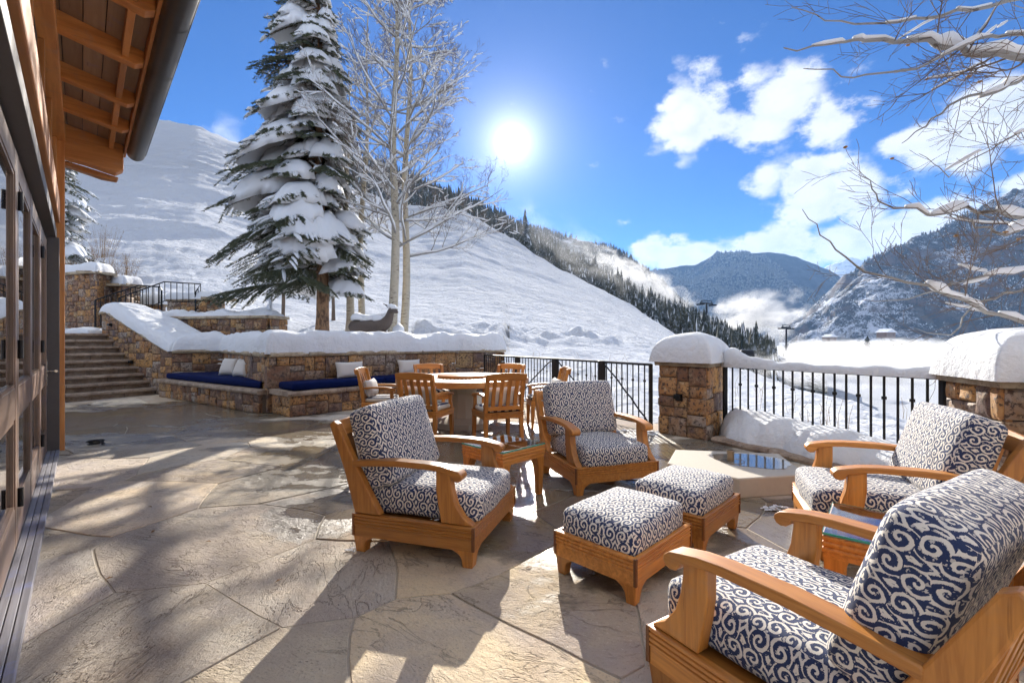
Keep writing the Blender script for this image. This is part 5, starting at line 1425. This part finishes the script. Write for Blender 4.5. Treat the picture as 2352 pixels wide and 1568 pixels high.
def aspen(name, label, base, height, r0, seed, lean=(0, 0), first=.28, reach=2.6, nprim=26, bark=None, twigs=1.0, snow=1.0, up=.55, spread=None, extra=None, top_r=.02):
    r = random.Random(seed); t = thing(name, label, 'tree', tuple(base))
    tr = MB(); br = MB(); sn = MB(); tw_ = MB()
    hs = np.linspace(-.4, height, 18)
    def tp(z): return Vector((lean[0] * z + .06 * math.sin(z * .9 + seed), lean[1] * z + .05 * math.cos(z * .7), z))
    def tr_r(z): return max(top_r, r0 * (1 - z / height) ** .8)
    tr.tube([tp(z) for z in hs], [tr_r(max(0, z)) * (1.25 if z < .3 else 1) for z in hs], 12)
    def limb(p, d, L, rad, depth):
        n = 7 if depth == 0 else (5 if depth == 1 else 4)
        pts = [p.copy()]; dd = d.normalized()
        for i in range(n):
            dd = (dd + Vector((r.gauss(0, .11), r.gauss(0, .11), r.gauss(.035 if depth else .05, .07)))).normalized(); pts.append(pts[-1] + dd * L / n)
        rads = [max(.0028, rad * (1 - .82 * i / n)) for i in range(n + 1)]
        (br if depth < 2 else tw_).tube(pts, rads, 7 if depth == 0 else (5 if depth == 1 else 3), cap=False)
        if snow and depth < 3:
            run = []
            for i in range(n + 1):
                hz = 1 - abs((pts[min(n, i + 1)] - pts[max(0, i - 1)]).normalized().z)
                run.append(hz)
            pr = (1.0, .85, .5)[depth] * snow
            if r.random() < pr:
                a = r.randint(0, 1); b = r.randint(max(a + 2, n - 2), n)
                if sum(run[a:b + 1]) / (b + 1 - a) > .28:
                    k = b - a + 1
                    th = [max(.009, (rads[a + i] * 1.3 + .016) * math.sin(math.pi * (i + .5) / k) ** .5 * r.uniform(.7, 1.25)) for i in range(k)]
                    sn.tube([pts[a + i] + Vector((0, 0, rads[a + i] * .6 + th[i] * .75)) for i in range(k)], th, 6)
        if depth >= 3: return
        nk = (8, 6, 4)[depth]; nk = int(nk * twigs + r.random())
        for i in range(nk):
            f = .22 + .76 * (i + r.random()) / nk; j = min(n - 1, int(f * n)); q = pts[j].lerp(pts[j + 1], f * n - j)
            ax = (pts[j + 1] - pts[j]).normalized(); pv = ax.orthogonal().normalized(); pv.rotate(Matrix.Rotation(r.uniform(0, 6.28), 3, ax))
            an = r.uniform(.5, .95); nd = ax * math.cos(an) + pv * math.sin(an) + Vector((0, 0, .16))
            limb(q, nd, L * r.uniform(.3, .52) * (1 - .35 * f), rads[j] * .55, depth + 1)
    for k in range(nprim):
        f = first + (1 - first) * (k + r.random() * .8) / nprim; z = f * height
        az = k * 2.4 + r.uniform(-.5, .5)
        if spread: az = spread(r)
        L = reach * (1 - .62 * max(0, (f - first) / (1 - first))) * r.uniform(.7, 1.15)
        e = r.uniform(up - .25, up + .2)
        limb(tp(z), Vector((math.cos(az) * math.cos(e), math.sin(az) * math.cos(e), math.sin(e))), L, min(tr_r(z) * .5, .008 + L * .0085), 0)
    if extra: extra(limb, sn, r)
    tr.build('trunk', bark or ASPEN, t, 60, fix=False)
    br.build('branches', BOUGH if r0 > .09 else TWIG, t, 180, fix=False)['kind'] = 'stuff'
    tw_.build('twigs', TWIG, t, 180, fix=False)['kind'] = 'stuff'
    if sn.v: sn.build('snow_load', SNOWN, t, 180, fix=False)['kind'] = 'stuff'
    return t
GT = 'bare aspens behind the bench wall'
for i, (x, y, h, r0, sd, ln, lb, np_) in enumerate(((-3.96, 15.4, 15.5, .165, 11, (.006, 0), 'bare aspen with scarred white trunk, left of the tall pair', 44), (-3.75, 15.95, 14.5, .15, 12, (.018, 0), 'smooth pale aspen trunk, right of the tall pair', 40),
                                                (-5.75, 16.2, 9.5, .15, 13, (-.004, 0), 'short mottled aspen trunk just right of the spruce trunk', 12), (-5.5, 16.6, 12, .13, 14, (.03, 0), 'leaning mottled aspen trunk in front of the deer statue', 14))):
    t = aspen('aspen_tree', lb, (x, y, ground_at(x, y) - .1), h, r0, sd, ln, .2 if i < 2 else .35, 3.7 if i < 2 else 2.2, np_, twigs=1.2 if i < 2 else .8, up=.42); t['group'] = GT
for i, (x, y, h, sd, lb) in enumerate(((-9.7, 19.5, 12.5, 31, 'thin bare sapling rising left of the spruce'), (-8.2, 21, 10.5, 32, 'thin bare sapling hidden behind the spruce boughs'))):
    aspen('bare_sapling', lb, (x, y, ground_at(x, y) - .2), h, .075, sd, (-.02, 0), .25, 2.2, 16, TWIG, .8, .25, .75)
def shrub(label, base, h, w, n, seed, mat=None):
    r = random.Random(seed); t = thing('bare_shrub', label, 'shrub', tuple(base), group='dry shrubs on the bank'); mb = MB(); sn = MB()
    for k in range(n):
        a = r.uniform(0, 6.28); o = Vector((math.cos(a), math.sin(a), 0)) * r.uniform(0, w * .35); tip = o * 2.2 + Vector((0, 0, h * r.uniform(.5, 1.05))) + Vector((r.gauss(0, .1), r.gauss(0, .1), 0))
        pts = [o, o.lerp(tip, .5) + Vector((r.gauss(0, .04), r.gauss(0, .04), .05)), tip]; mb.tube(pts, [.011, .007, .003], 4, cap=False)
        for q in range(4):
            p = pts[1].lerp(pts[2], r.random()); mb.tube([p, p + Vector((r.gauss(0, .12), r.gauss(0, .12), r.uniform(.05, .22)))], [.005, .002], 3, cap=False)
        if r.random() < .3: blob(sn, pts[1], (.05, .05, .035), k, 6, 4)
    mb.build('stems', mat or DRYG, t, fix=False)['kind'] = 'stuff'
    if sn.v: sn.build('snow_load', SNOWN, t, 180, fix=False)['kind'] = 'stuff'
for i, (px, Y, h, w) in enumerate(((178, 24, 2.4, 1.6), (215, 25, 2.2, 1.5), (255, 23, 1.7, 1.2), (290, 26, 1.6, 1.2), (160, 30, 3.0, 1.6), (235, 32, 2.2, 1.6))):
    X = (px - CX) / FPX * Y
    shrub(['tallest dry shrub next to the house post', 'dry shrub above the tallest garden wall', 'low dry shrub right of the wall top', 'rightmost dry shrub on the left bank', 'dry shrub behind against the spruce at the left', 'dry shrub higher up the left bank'][i], (X, Y, slope_z(px, Y) - .1), h, w, 46, 50 + i)

# the near aspen whose boughs hang in from the right edge
def near_tree():
    base = (7.6, 5.6, -.6)
    def extra(limb, sn, r): pass
    t = aspen('aspen_tree', 'near aspen outside the frame whose snowy boughs hang in at the right', base, 9, .17, 77, (0, 0), .55, 2.4, 6, None, .6, .7)
    r = random.Random(99); br = MB(); tg = MB(); sn = MB(); lv = MB()
    def twig(p, d, L, rad, depth):
        n = 6; pts = [p.copy()]; dd = d.normalized()
        for i in range(n):
            dd = (dd + Vector((r.gauss(0, .10), r.gauss(0, .10), r.gauss(.025, .09)))).normalized(); pts.append(pts[-1] + dd * L / n)
        tg.tube(pts, [max(.002, rad * (1 - .8 * i / n)) for i in range(n + 1)], 5, cap=False)
        if depth < 2 and r.random() < .3:
            i = r.randint(0, 3); e = (pts[i + 3] - pts[i]).normalized()
            if abs(e.z) < .4 and depth == 0: q0 = r.uniform(.014, .026); sn.tube([pts[i].lerp(pts[i + 3], q / 6) .lerp(pts[i + int(q / 2)], .7) + Vector((0, 0, rad * .4 + q0 * .6)) for q in range(7)], [q0 * math.sin(math.pi * (q + .6) / 7.2) ** .6 for q in range(7)], 7)
        if r.random() < .012: a = pts[-1]; blob(lv, a, (.022, .022, .012), r.random() * 9, 6, 4, .5, -.9)
        if depth >= 2: return
        for k in range((4, 3)[depth]):
            f = .2 + .75 * r.random(); j = min(n - 1, int(f * n)); q = pts[j].lerp(pts[j + 1], f * n - j); ax = (pts[j + 1] - pts[j]).normalized()
            pv = ax.orthogonal().normalized(); pv.rotate(Matrix.Rotation(r.uniform(0, 6.28), 3, ax)); an = r.uniform(.5, 1.0)
            twig(q, ax * math.cos(an) + pv * math.sin(an) + Vector((0, 0, .1)), L * r.uniform(.35, .6), rad * .55, depth + 1)
    def bough(path, r0, r1, loads, nt, tl):
        """path: (x, y, depth) picture-plane waypoints carried to real depth"""
        P = [aty(*q) for q in path]; cur = [P[0]]
        for a, b in zip(P, P[1:]):
            for i in range(1, 5): cur.append(a.lerp(b, i / 4) + Vector((r.gauss(0, .012), r.gauss(0, .03), r.gauss(0, .012))))
        n = len(cur); rad = [lerp(r0, r1, (i / (n - 1)) ** .8) for i in range(n)]; br.tube(cur, rad, 9, cap=False)
        for (a, b, h) in loads:
            i0, i1 = int(a * (n - 1)), max(int(a * (n - 1)) + 2, int(b * (n - 1))); k = i1 - i0 + 1
            pts, th = [], []
            for i in range(k):
                e = math.sin(math.pi * (i + .35) / (k - .3 + .0)) ** .55 if k > 2 else 1
                e = max(.25, e); w = 1.25 * h * e * r.uniform(.6, 1.3); th.append(w); pts.append(cur[i0 + i] + Vector((0, 0, rad[i0 + i] * .55 + w * .62)))
            ld = MB(); ld.tube(pts, th, 10, squash=.82); o = ld.build('snow_load', SNOWN, None, 180, fix=False); o.parent = t; o.location = -t.location
        for k in range(int(nt * .62)):
            f = .12 + .86 * (k + r.random()) / nt; j = min(n - 2, int(f * (n - 1))); q = cur[j]; ax = (cur[j + 1] - cur[j]).normalized()
            pv = ax.orthogonal().normalized(); pv.rotate(Matrix.Rotation(r.uniform(0, 6.28), 3, ax)); an = r.uniform(.5, 1.1)
            twig(q, ax * math.cos(an) + pv * math.sin(an) + Vector((0, 0, .12)), tl * r.uniform(.6, 1.2), max(.0035, rad[j] * .3), 0)
    bough([(2560, 160, 5.3), (2352, 138, 5.2), (2230, 118, 5.1), (2120, 95, 5.0), (1990, 90, 4.9), (1930, 95, 4.8), (1800, 112, 4.7)], .055, .006, [(.0, .36, .075), (.36, .58, .07), (.60, .78, .035), (.82, .93, .025)], 16, 1.1)
    bough([(2540, -20, 5.4), (2352, -8, 5.2), (2200, 25, 5.0), (2060, 55, 4.9), (1930, 52, 4.8), (1815, 20, 4.7)], .03, .004, [(.3, .42, .022), (.55, .66, .018)], 14, 1.0)
    bough([(2560, 60, 5.0), (2352, 75, 4.9), (2240, 90, 4.8), (2100, 160, 4.7), (1960, 175, 4.6), (1850, 150, 4.5)], .026, .004, [(.36, .5, .024), (.12, .26, .03)], 12, .9)
    bough([(2560, 180, 5.6), (2352, 175, 5.5), (2280, 215, 5.4), (2200, 228, 5.3), (2120, 290, 5.2), (2070, 330, 5.1)], .034, .004, [(.2, .45, .035)], 12, 1.0)
    bough([(2560, 520, 5.2), (2352, 498, 5.1), (2220, 480, 5.0), (2120, 495, 4.9), (2030, 460, 4.8), (1975, 400, 4.7)], .034, .004, [(.05, .34, .06), (.40, .55, .045), (.6, .7, .03)], 16, 1.0)
    bough([(2560, 560, 5.0), (2352, 525, 4.9), (2310, 540, 4.85), (2240, 510, 4.8), (2150, 480, 4.8)], .03, .005, [(.1, .5, .05)], 8, .7)
    bough([(2560, 790, 4.9), (2352, 742, 4.8), (2240, 700, 4.7), (2120, 660, 4.6), (1990, 620, 4.5), (1900, 560, 4.4), (1835, 480, 4.3)], .03, .003, [(.14, .26, .035), (.38, .50, .045), (.3, .36, .03)], 18, .8)
    bough([(2560, 640, 5.0), (2352, 620, 4.9), (2230, 640, 4.8), (2090, 690, 4.7), (1980, 690, 4.6)], .018, .003, [(.3, .44, .045), (.02, .2, .05)], 12, .7)
    bough([(2560, 700, 5.0), (2352, 660, 4.9), (2260, 690, 4.8), (2180, 770, 4.7), (2100, 755, 4.6)], .018, .003, [(.05, .3, .05)], 10, .7)
    bough([(2560, 300, 5.2), (2352, 300, 5.1), (2300, 330, 5.0), (2180, 400, 4.9), (2110, 350, 4.8)], .014, .003, [(.3, .4, .02)], 10, .8)
    for mb, nm, mt in ((br, 'boughs', BOUGH), (tg, 'twigs', TWIG), (sn, 'twig_snow', SNOWN), (lv, 'dead_leaves', LEAF)):
        o = mb.build(nm, mt, None, 180, fix=False); o.parent = t; o.location = -t.location; o['kind'] = 'stuff'
near_tree()

# ================================================================ DEER STATUE, half buried behind the bench wall
def deer():
    bx, by = -4.05, 13.6; k = .0129; zb = EYE + (CY - 768) / FPX * 13.6 + .03
    t = thing('deer_statue', 'dark deer statue half buried in snow behind the bench wall', 'statue', (bx, by, zb))
    t.scale = (1.08, 1.08, 1.08)
    J = [(-.70, .02, .10, .03), (-.68, .02, .11, .11), (-.61, .02, .15, .19), (-.45, .02, .20, .235), (-.2, .0, .19, .22), (.08, -.01, .19, .225), (.25, -.02, .24, .205), (.36, -.04, .34, .155), (.42, -.06, .47, .112),
         (.455, -.09, .58, .098), (.50, -.14, .635, .098), (.57, -.20, .62, .078), (.64, -.25, .585, .055), (.69, -.285, .565, .042), (.70, -.292, .56, .012)]
    bd = MB(); bd.tube([j[:3] for j in J], [j[3] for j in J], 14)
    for (x, y, z) in ((-.52, .12, .1), (-.50, -.12, .1), (.24, .10, .1), (.27, -.12, .1)): bd.tube([(x, y, z), (x + .02, y, -.12), (x, y, -.4)], [.09, .06, .04], 10)
    o = bd.build('body', DEERM, t, 180); o.modifiers.new('sub', 'SUBSURF').render_levels = 1
    for s in (-1, 1):
        e = MB(); c = Vector((.46, -.10, .69)); d = Vector((.02, .12, .16)) if s > 0 else Vector((-.20, -.02, .12))
        e.tube([c, c + d * .5, c + d], [.02, .045, .008], 8, squash=.5); e.build('ear', DEERM, t, 60)
    sn = MB()
    for (x, y, z, a, b, c_) in ((-.45, 0, .43, .24, .24, .14), (-.2, 0, .40, .26, .22, .12), (.08, 0, .40, .28, .22, .13), (.28, 0, .45, .16, .14, .12), (.49, -.13, .72, .13, .12, .08), (.60, -.21, .68, .10, .09, .05), (.62, .1, .0, .2, .2, .28)):
        blob(sn, (bx + x * 1.08, by + y * 1.08, zb + z * 1.08), (a, b, c_), x * 9, 14, 8, .35)
    tag(sn.build('snow_load', SNOWN, None, 180, fix=False), 'clumps of snow on the deer statue back and head', 'snow', kind='stuff')
deer()
# dry stalks poking through the snow beyond the gate
def stalks():
    r = random.Random(3); first = True
    for i in range(26):
        xi = r.uniform(1200, 2150); Y = tab(Y0T, xi) + r.uniform(.6, 6.5); z = slope_z(xi, Y)
        mb = MB()
        for q in range(r.randint(2, 4)):
            x = (xi - CX) / FPX * Y + r.gauss(0, .08); h = r.uniform(.25, .6); mb.tube([(x, Y, z - .05), (x + r.gauss(0, .04), Y, z + h * .6), (x + r.gauss(0, .1), Y, z + h)], [.004, .003, .002], 3, cap=False)
        tag(mb.build('dry_stalk', DRYG, None, fix=False), 'dry weed stalks poking through the snow beyond the railings', 'weed', 'dry weed stalks in the snow')
stalks()
# ================================================================ FAR: conifers, lift, cabins, snow making
def conifer_mesh(name, seed, layers=8, sides=9, snow=.35):
    r = random.Random(seed); mb = MB()
    mb.tube([(0, 0, -.04), (0, 0, .95)], [.016, .004], 5)
    for k in range(layers):
        f = k / layers; z0 = .08 + .86 * f; z1 = z0 + .26 * (1 - f * .45); rad = .17 * (1 - f) ** .85 + .012
        a0 = r.uniform(0, 6); n = sides * 2; base = []
        for i in range(n):
            a = a0 + 2 * math.pi * i / n; rr = rad * (r.uniform(.8, 1.2) if i % 2 == 0 else r.uniform(.45, .62)); base.append((rr * math.cos(a), rr * math.sin(a), z0 - (.03 if i % 2 == 0 else 0) * r.uniform(.5, 1.5)))
        b = mb.add(base + [(r.gauss(0, .004), r.gauss(0, .004), min(1, z1))], [])
        for i in range(n):
            mb.f.append((b + i, b + (i + 1) % n, b + n)); mb.mi.append(1 if r.random() < snow else 0)
    me = bpy.data.meshes.new(name); me.from_pydata(mb.v, [], mb.f); me.polygons.foreach_set('material_index', mb.mi)
    me.materials.append(PINE); me.materials.append(SNOWN); return me
pines = [conifer_mesh('conifer_tree', 40 + i, 7 + i % 3, 7, (.08, .12, .05, .16, .1)[i % 5]) for i in range(5)]
def conifers():
    r = random.Random(17); placed = []
    def put_tree(xi, Y, z, h, label, group, w=1.0):
        o = bpy.data.objects.new('conifer_tree', r.choice(pines)); C.objects.link(o)
        o.location = ((xi - CX) / FPX * Y, Y, z - .3); o.rotation_euler = (0, 0, r.uniform(0, 6.28)); o.scale = (h * w, h * w, h); tag(o, label, 'tree', group)
    LB = 'snow dusted conifer in the dark forest edge above the ski slope'; GP = 'conifers along the forest edge'
    put_tree(1206, 190, z_r1(1206, 190) + 2, 15.5, 'tallest snow dusted conifer standing proud of the ridge right of the sun', 'conifers along the forest edge')
    for k in range(240):
        f = r.random() ** .8; xi = lerp(1060, 1760, f)
        yn, yf = tab(RC_N, xi), tab(RC_F, xi); s = r.random() ** 1.6; Y = lerp(yn + 5, yf, s)
        if mnoise.noise((xi * .012, Y * .02, 4)) < -.18: Y = yf
        put_tree(xi, Y, z_r1(xi, Y), r.uniform(5, 15.5) * (1.0 if xi > 1250 else .9), LB, GP, r.uniform(.8, 1.05))
    # small firs on the shoulder above the valley
    for k, (xi, y, h) in enumerate(((1705, 812, 26), (1722, 815, 34), (1740, 812, 30), (1765, 812, 24), (1690, 800, 34), (1672, 795, 40), (1655, 790, 44), (1783, 808, 20), (1800, 812, 16))):
        Y = 120.; z = EYE + (CY - y) / FPX * Y; put_tree(xi, Y, z - .5, h / FPX * Y * 1.15, 'small dark fir on the snowy shoulder behind the gate pillar', 'small firs behind the gate pillar')
    put_tree(1992, 230, -10.5, 15.5, 'lone frosted conifer standing in the snow mist of the valley', None, 1.6)
    # the mass of the forest behind: one body
    V, F, MI = [], [], []
    def cone(p, h, rad, ws=.03):
        n = 6; b = len(V); a0 = r.uniform(0, 1)
        for (zz, rr) in ((.08, 1), (.42, .62)):
            for i in range(n): a = a0 + 6.283 * i / n; V.append((p[0] + rad * rr * math.cos(a) * r.uniform(.75, 1.2), p[1] + rad * rr * math.sin(a) * r.uniform(.75, 1.2), p[2] + h * zz))
        V.append((p[0], p[1], p[2] + h * .7)); V.append((p[0], p[1], p[2] + h))
        s = 1 if r.random() < .16 else 0
        for i in range(n):
            F.append((b + i, b + (i + 1) % n, b + 12)); MI.append(1 if r.random() < ws else 0)
            F.append((b + n + i, b + n + (i + 1) % n, b + 13)); MI.append(1 if r.random() < ws else 0)
    for k in range(2600):
        xi = r.uniform(660, 1780); yn, yf = tab(RC_N, xi), tab(RC_F, xi); Y = lerp(yn + 8, yf * 1.04, r.random() ** .9)
        cone(((xi - CX) / FPX * Y, Y, z_r1(xi, Y) - .5), r.uniform(4.5, 13), r.uniform(1.0, 2.0))
    for k in range(5200):
        xi = r.uniform(1190, 1710); Y = lerp(720, 1170, r.random()); X = (xi - CX) / FPX * Y
        if mnoise.noise((X * .011, Y * .011, 3)) < -.22: continue
        cone((X, Y, z_r2(xi, Y) - .5), r.uniform(9, 17), r.uniform(1.8, 3.2))
    o = fast_mesh('forest', V, F, [PINE, SNOWN], None, False, MI); tag(o, 'dense dark conifer forest covering the ridge right of the sun', 'forest', kind='stuff')
    V.clear(); F.clear(); MI.clear()
    for k in range(9000):
        xi = r.uniform(1800, 2560); Y = lerp(1500, tab([(1790, 2300), (2000, 2000), (2352, 1950), (4000, 1900)], xi), r.random()); X = (xi - CX) / FPX * Y
        if mnoise.fractal((X * .004, Y * .004, 5), 1, 2, 4) < .02: continue
        cone((X, Y, z_rt(xi, Y) - 1), r.uniform(10, 20), r.uniform(2.5, 5), .04)
    o = fast_mesh('forest', V, F, [PINE, SNOWN], None, False, MI); tag(o, 'scattered conifers over the rocky mountainside at the right', 'forest', kind='stuff')
    V.clear(); F.clear(); MI.clear()
    for k in range(11000):
        xi = r.uniform(1440, 2000); Y = lerp(3000, 4550, r.random()); X = (xi - CX) / FPX * Y
        if mnoise.fractal((X * .0016, Y * .0016, 5), 1, 2, 4) < -.1: continue
        cone((X, Y, z_ctr(xi, Y) - 2), r.uniform(18, 34), r.uniform(6, 11), .0)
    o = fast_mesh('forest', V, F, [PINE, SNOWN], None, False, MI); tag(o, 'dense forest covering the round mountain beyond the valley', 'forest', kind='stuff')
conifers()
def lift_tower(label, px, ytop, ybase, Y):
    b = aty(px, ybase, Y); H = (ybase - ytop) / FPX * Y; t = thing('lift_tower', label, 'lift tower', tuple(b), R(35), 'chairlift towers')
    mb = MB(); mb.tube([(0, 0, -3), (0, 0, H * .93)], [H * .05, H * .035], 8); mb.build('mast', IRON, t, 60)
    mb = MB(); w = H * .42; mb.box(-w, w, -H * .025, H * .025, H * .86, H * .92); mb.box(-w * .8, w * .8, -H * .02, H * .02, H * .97, H); mb.box(-w * .82, -w * .74, -.2, .2, H * .92, H * .97); mb.box(w * .74, w * .82, -.2, .2, H * .92, H * .97); mb.build('cross_arm', IRON, t)
    for s in (-1, 1):
        mb = MB(); mb.box(s * w - .12 * H * .3, s * w + .12 * H * .3, -H * .16, H * .16, H * .80, H * .86); mb.build('sheave_train', IRON, t)
    return b + Vector((0, 0, H * .85))
ta = lift_tower('dark chairlift tower standing in the valley right of the gate pillar', 1806, 746, 796, 300)
tb = lift_tower('smaller chairlift tower seen through mist above the dark trees', 1623, 690, 748, 420)
for k, (dx, lb) in enumerate(((-2.5, 'chairlift cable between the two towers, left strand'), (2.5, 'chairlift cable between the two towers, right strand'))):
    a, b = ta + Vector((dx, 0, 0)), tb + Vector((dx, 0, 0)); pts = [a.lerp(b, f) - Vector((0, 0, 5 * 4 * f * (1 - f))) for f in np.linspace(0, 1, 14)]
    e = b + (b - a) * .9 + Vector((0, 0, 30)); pts += [b.lerp(e, f) for f in (.3, .6, 1)]
    mb = MB(); mb.tube(pts, .05, 4); tag(mb.build('lift_cable', IRON, None), lb, 'cable')
def cabin(label, px, py, Y, w):
    b = aty(px, py, Y); t = thing('valley_cabin', label, 'cabin', tuple(b), R(20), 'cabins in the valley'); h = w * .35
    mb = MB(); mb.box(-w / 2, w / 2, -w * .35, w * .35, -2, h); mb.build('wall', DOORW[0], t)
    mb = MB(); mb.prism_y([(-w * .6, h), (w * .6, h), (0, h + w * .28)], -w * .42, w * .42); mb.build('roof', SNOWN, t)
    for x in (-.25, .25):
        mb = MB(); mb.box(w * x - .8, w * x + .8, -w * .36, -w * .345, h * .3, h * .75); mb.build('window', DARKMET, t)
cabin('far cabin with a snowy roof under the right mountain', 2035, 774, 900, 26)
cabin('smaller far cabin left of the other at the valley edge', 1905, 782, 900, 20)
# snow gun beside the pillar
def gun():
    b = aty(1714, 838, 40); t = thing('snow_gun', 'small orange and black snow gun blowing mist behind the gate pillar', 'snow gun', tuple(b), R(0))
    mb = MB(); mb.lathe([(.34, -.5), (.42, -.4), (.42, .4), (.34, .55), (.28, .55)], 14)
    mb.v = [(z, y, x + .9) for x, y, z in mb.v]; mb.build('barrel', IRON, t, 40)
    mb = MB(); mb.box(-.75, -.3, -.35, .35, .2, .75); mb.build('engine_box', mat_plain('orange_paint', (.75, .28, .04), .4), t, bevel=.04)
    mb = MB()
    for a in (0, 2.1, 4.2): mb.tube([(0, 0, .6), (.7 * math.cos(a), .7 * math.sin(a), -.6)], .04, 6)
    mb.build('tripod', IRON, t)
    return b
gun()
# ================================================================ AIR: snow-making mist and valley haze
def mist(label, c, half, dens, nscale, rz=0, ry=0, aniso=.35, cut=.45, seed=0):
    m = bpy.data.materials.new('snow_mist'); m.use_nodes = True; t = m.node_tree; t.nodes.clear()
    o = coord(t); x, y, z = sep(t, o)
    rr = mth(t, 'SQRT', x * x + y * y + z * z)
    n = noi(t, mapp(t, o, (half[0] / half[2] * .6, half[1] / half[2] * .6, 1), (seed, seed * 2, 0)), nscale, 3, .6, .6)
    d = step(t, n + (1.0 - rr) * .55 - .27, cut, cut + .4) * step(t, rr, .98, .55) * dens
    v = nod(t, 'ShaderNodeVolumePrincipled', None, Anisotropy=aniso); put(t, v.inputs['Color'], (.97, .98, 1.0)); put(t, v.inputs['Density'], d)
    out = t.nodes.new('ShaderNodeOutputMaterial'); t.links.new(v.outputs[0], out.inputs['Volume'])
    bm = bmesh.new(); bmesh.ops.create_icosphere(bm, subdivisions=3, radius=1.0); me = bpy.data.meshes.new('snow_mist'); bm.to_mesh(me); bm.free()
    o = link('snow_mist', me, m); o.location = c; o.scale = half; o.rotation_euler = (0, ry, rz); return tag(o, label, 'mist', kind='stuff')
mist('white snow-gun mist blowing across the valley behind the railing', aty(1985, 838, 62), (22, 9, 5.0), 1.0, 2.2, R(-6), 0, .3, .40, 1)
mist('plume of snow mist rising in front of the round mountain', aty(1725, 735, 480), (84, 40, 42), .18, 2.4, 0, R(-12), .3, .42, 4)
mist('streak of snow mist drifting down the forest ridge', aty(1470, 640, 560), (115, 40, 26), .13, 2.6, 0, R(27), .3, .42, 6)
mist('haze of snow mist lying over the valley floor', aty(2020, 800, 640), (230, 160, 20), .02, 2.2, 0, 0, .3, .36, 9)
mist('wisp of blowing snow on the skyline left of the spruce', aty(515, 318, 330), (24, 18, 28), .018, 2.4, 0, R(20), .3, .42, 12)
mist('thin snow mist hanging in front of the forest edge', aty(1330, 575, 175), (60, 14, 16), .02, 2.4, 0, R(28), .3, .42, 15)
def haze():
    m = bpy.data.materials.new('haze'); m.use_nodes = True; t = m.node_tree; t.nodes.clear()
    v = nod(t, 'ShaderNodeVolumePrincipled', None, Density=HAZE, Anisotropy=.25); put(t, v.inputs['Color'], (.30, .55, 1.0))
    out = t.nodes.new('ShaderNodeOutputMaterial'); t.links.new(v.outputs[0], out.inputs['Volume'])
    mb = MB(); mb.box(-16000, 16000, -9500, 16500, -29, 1750); o = mb.build('haze', m); tag(o, 'thin blue winter haze over the valley', 'haze', kind='stuff')
HAZE = 5e-5
haze()
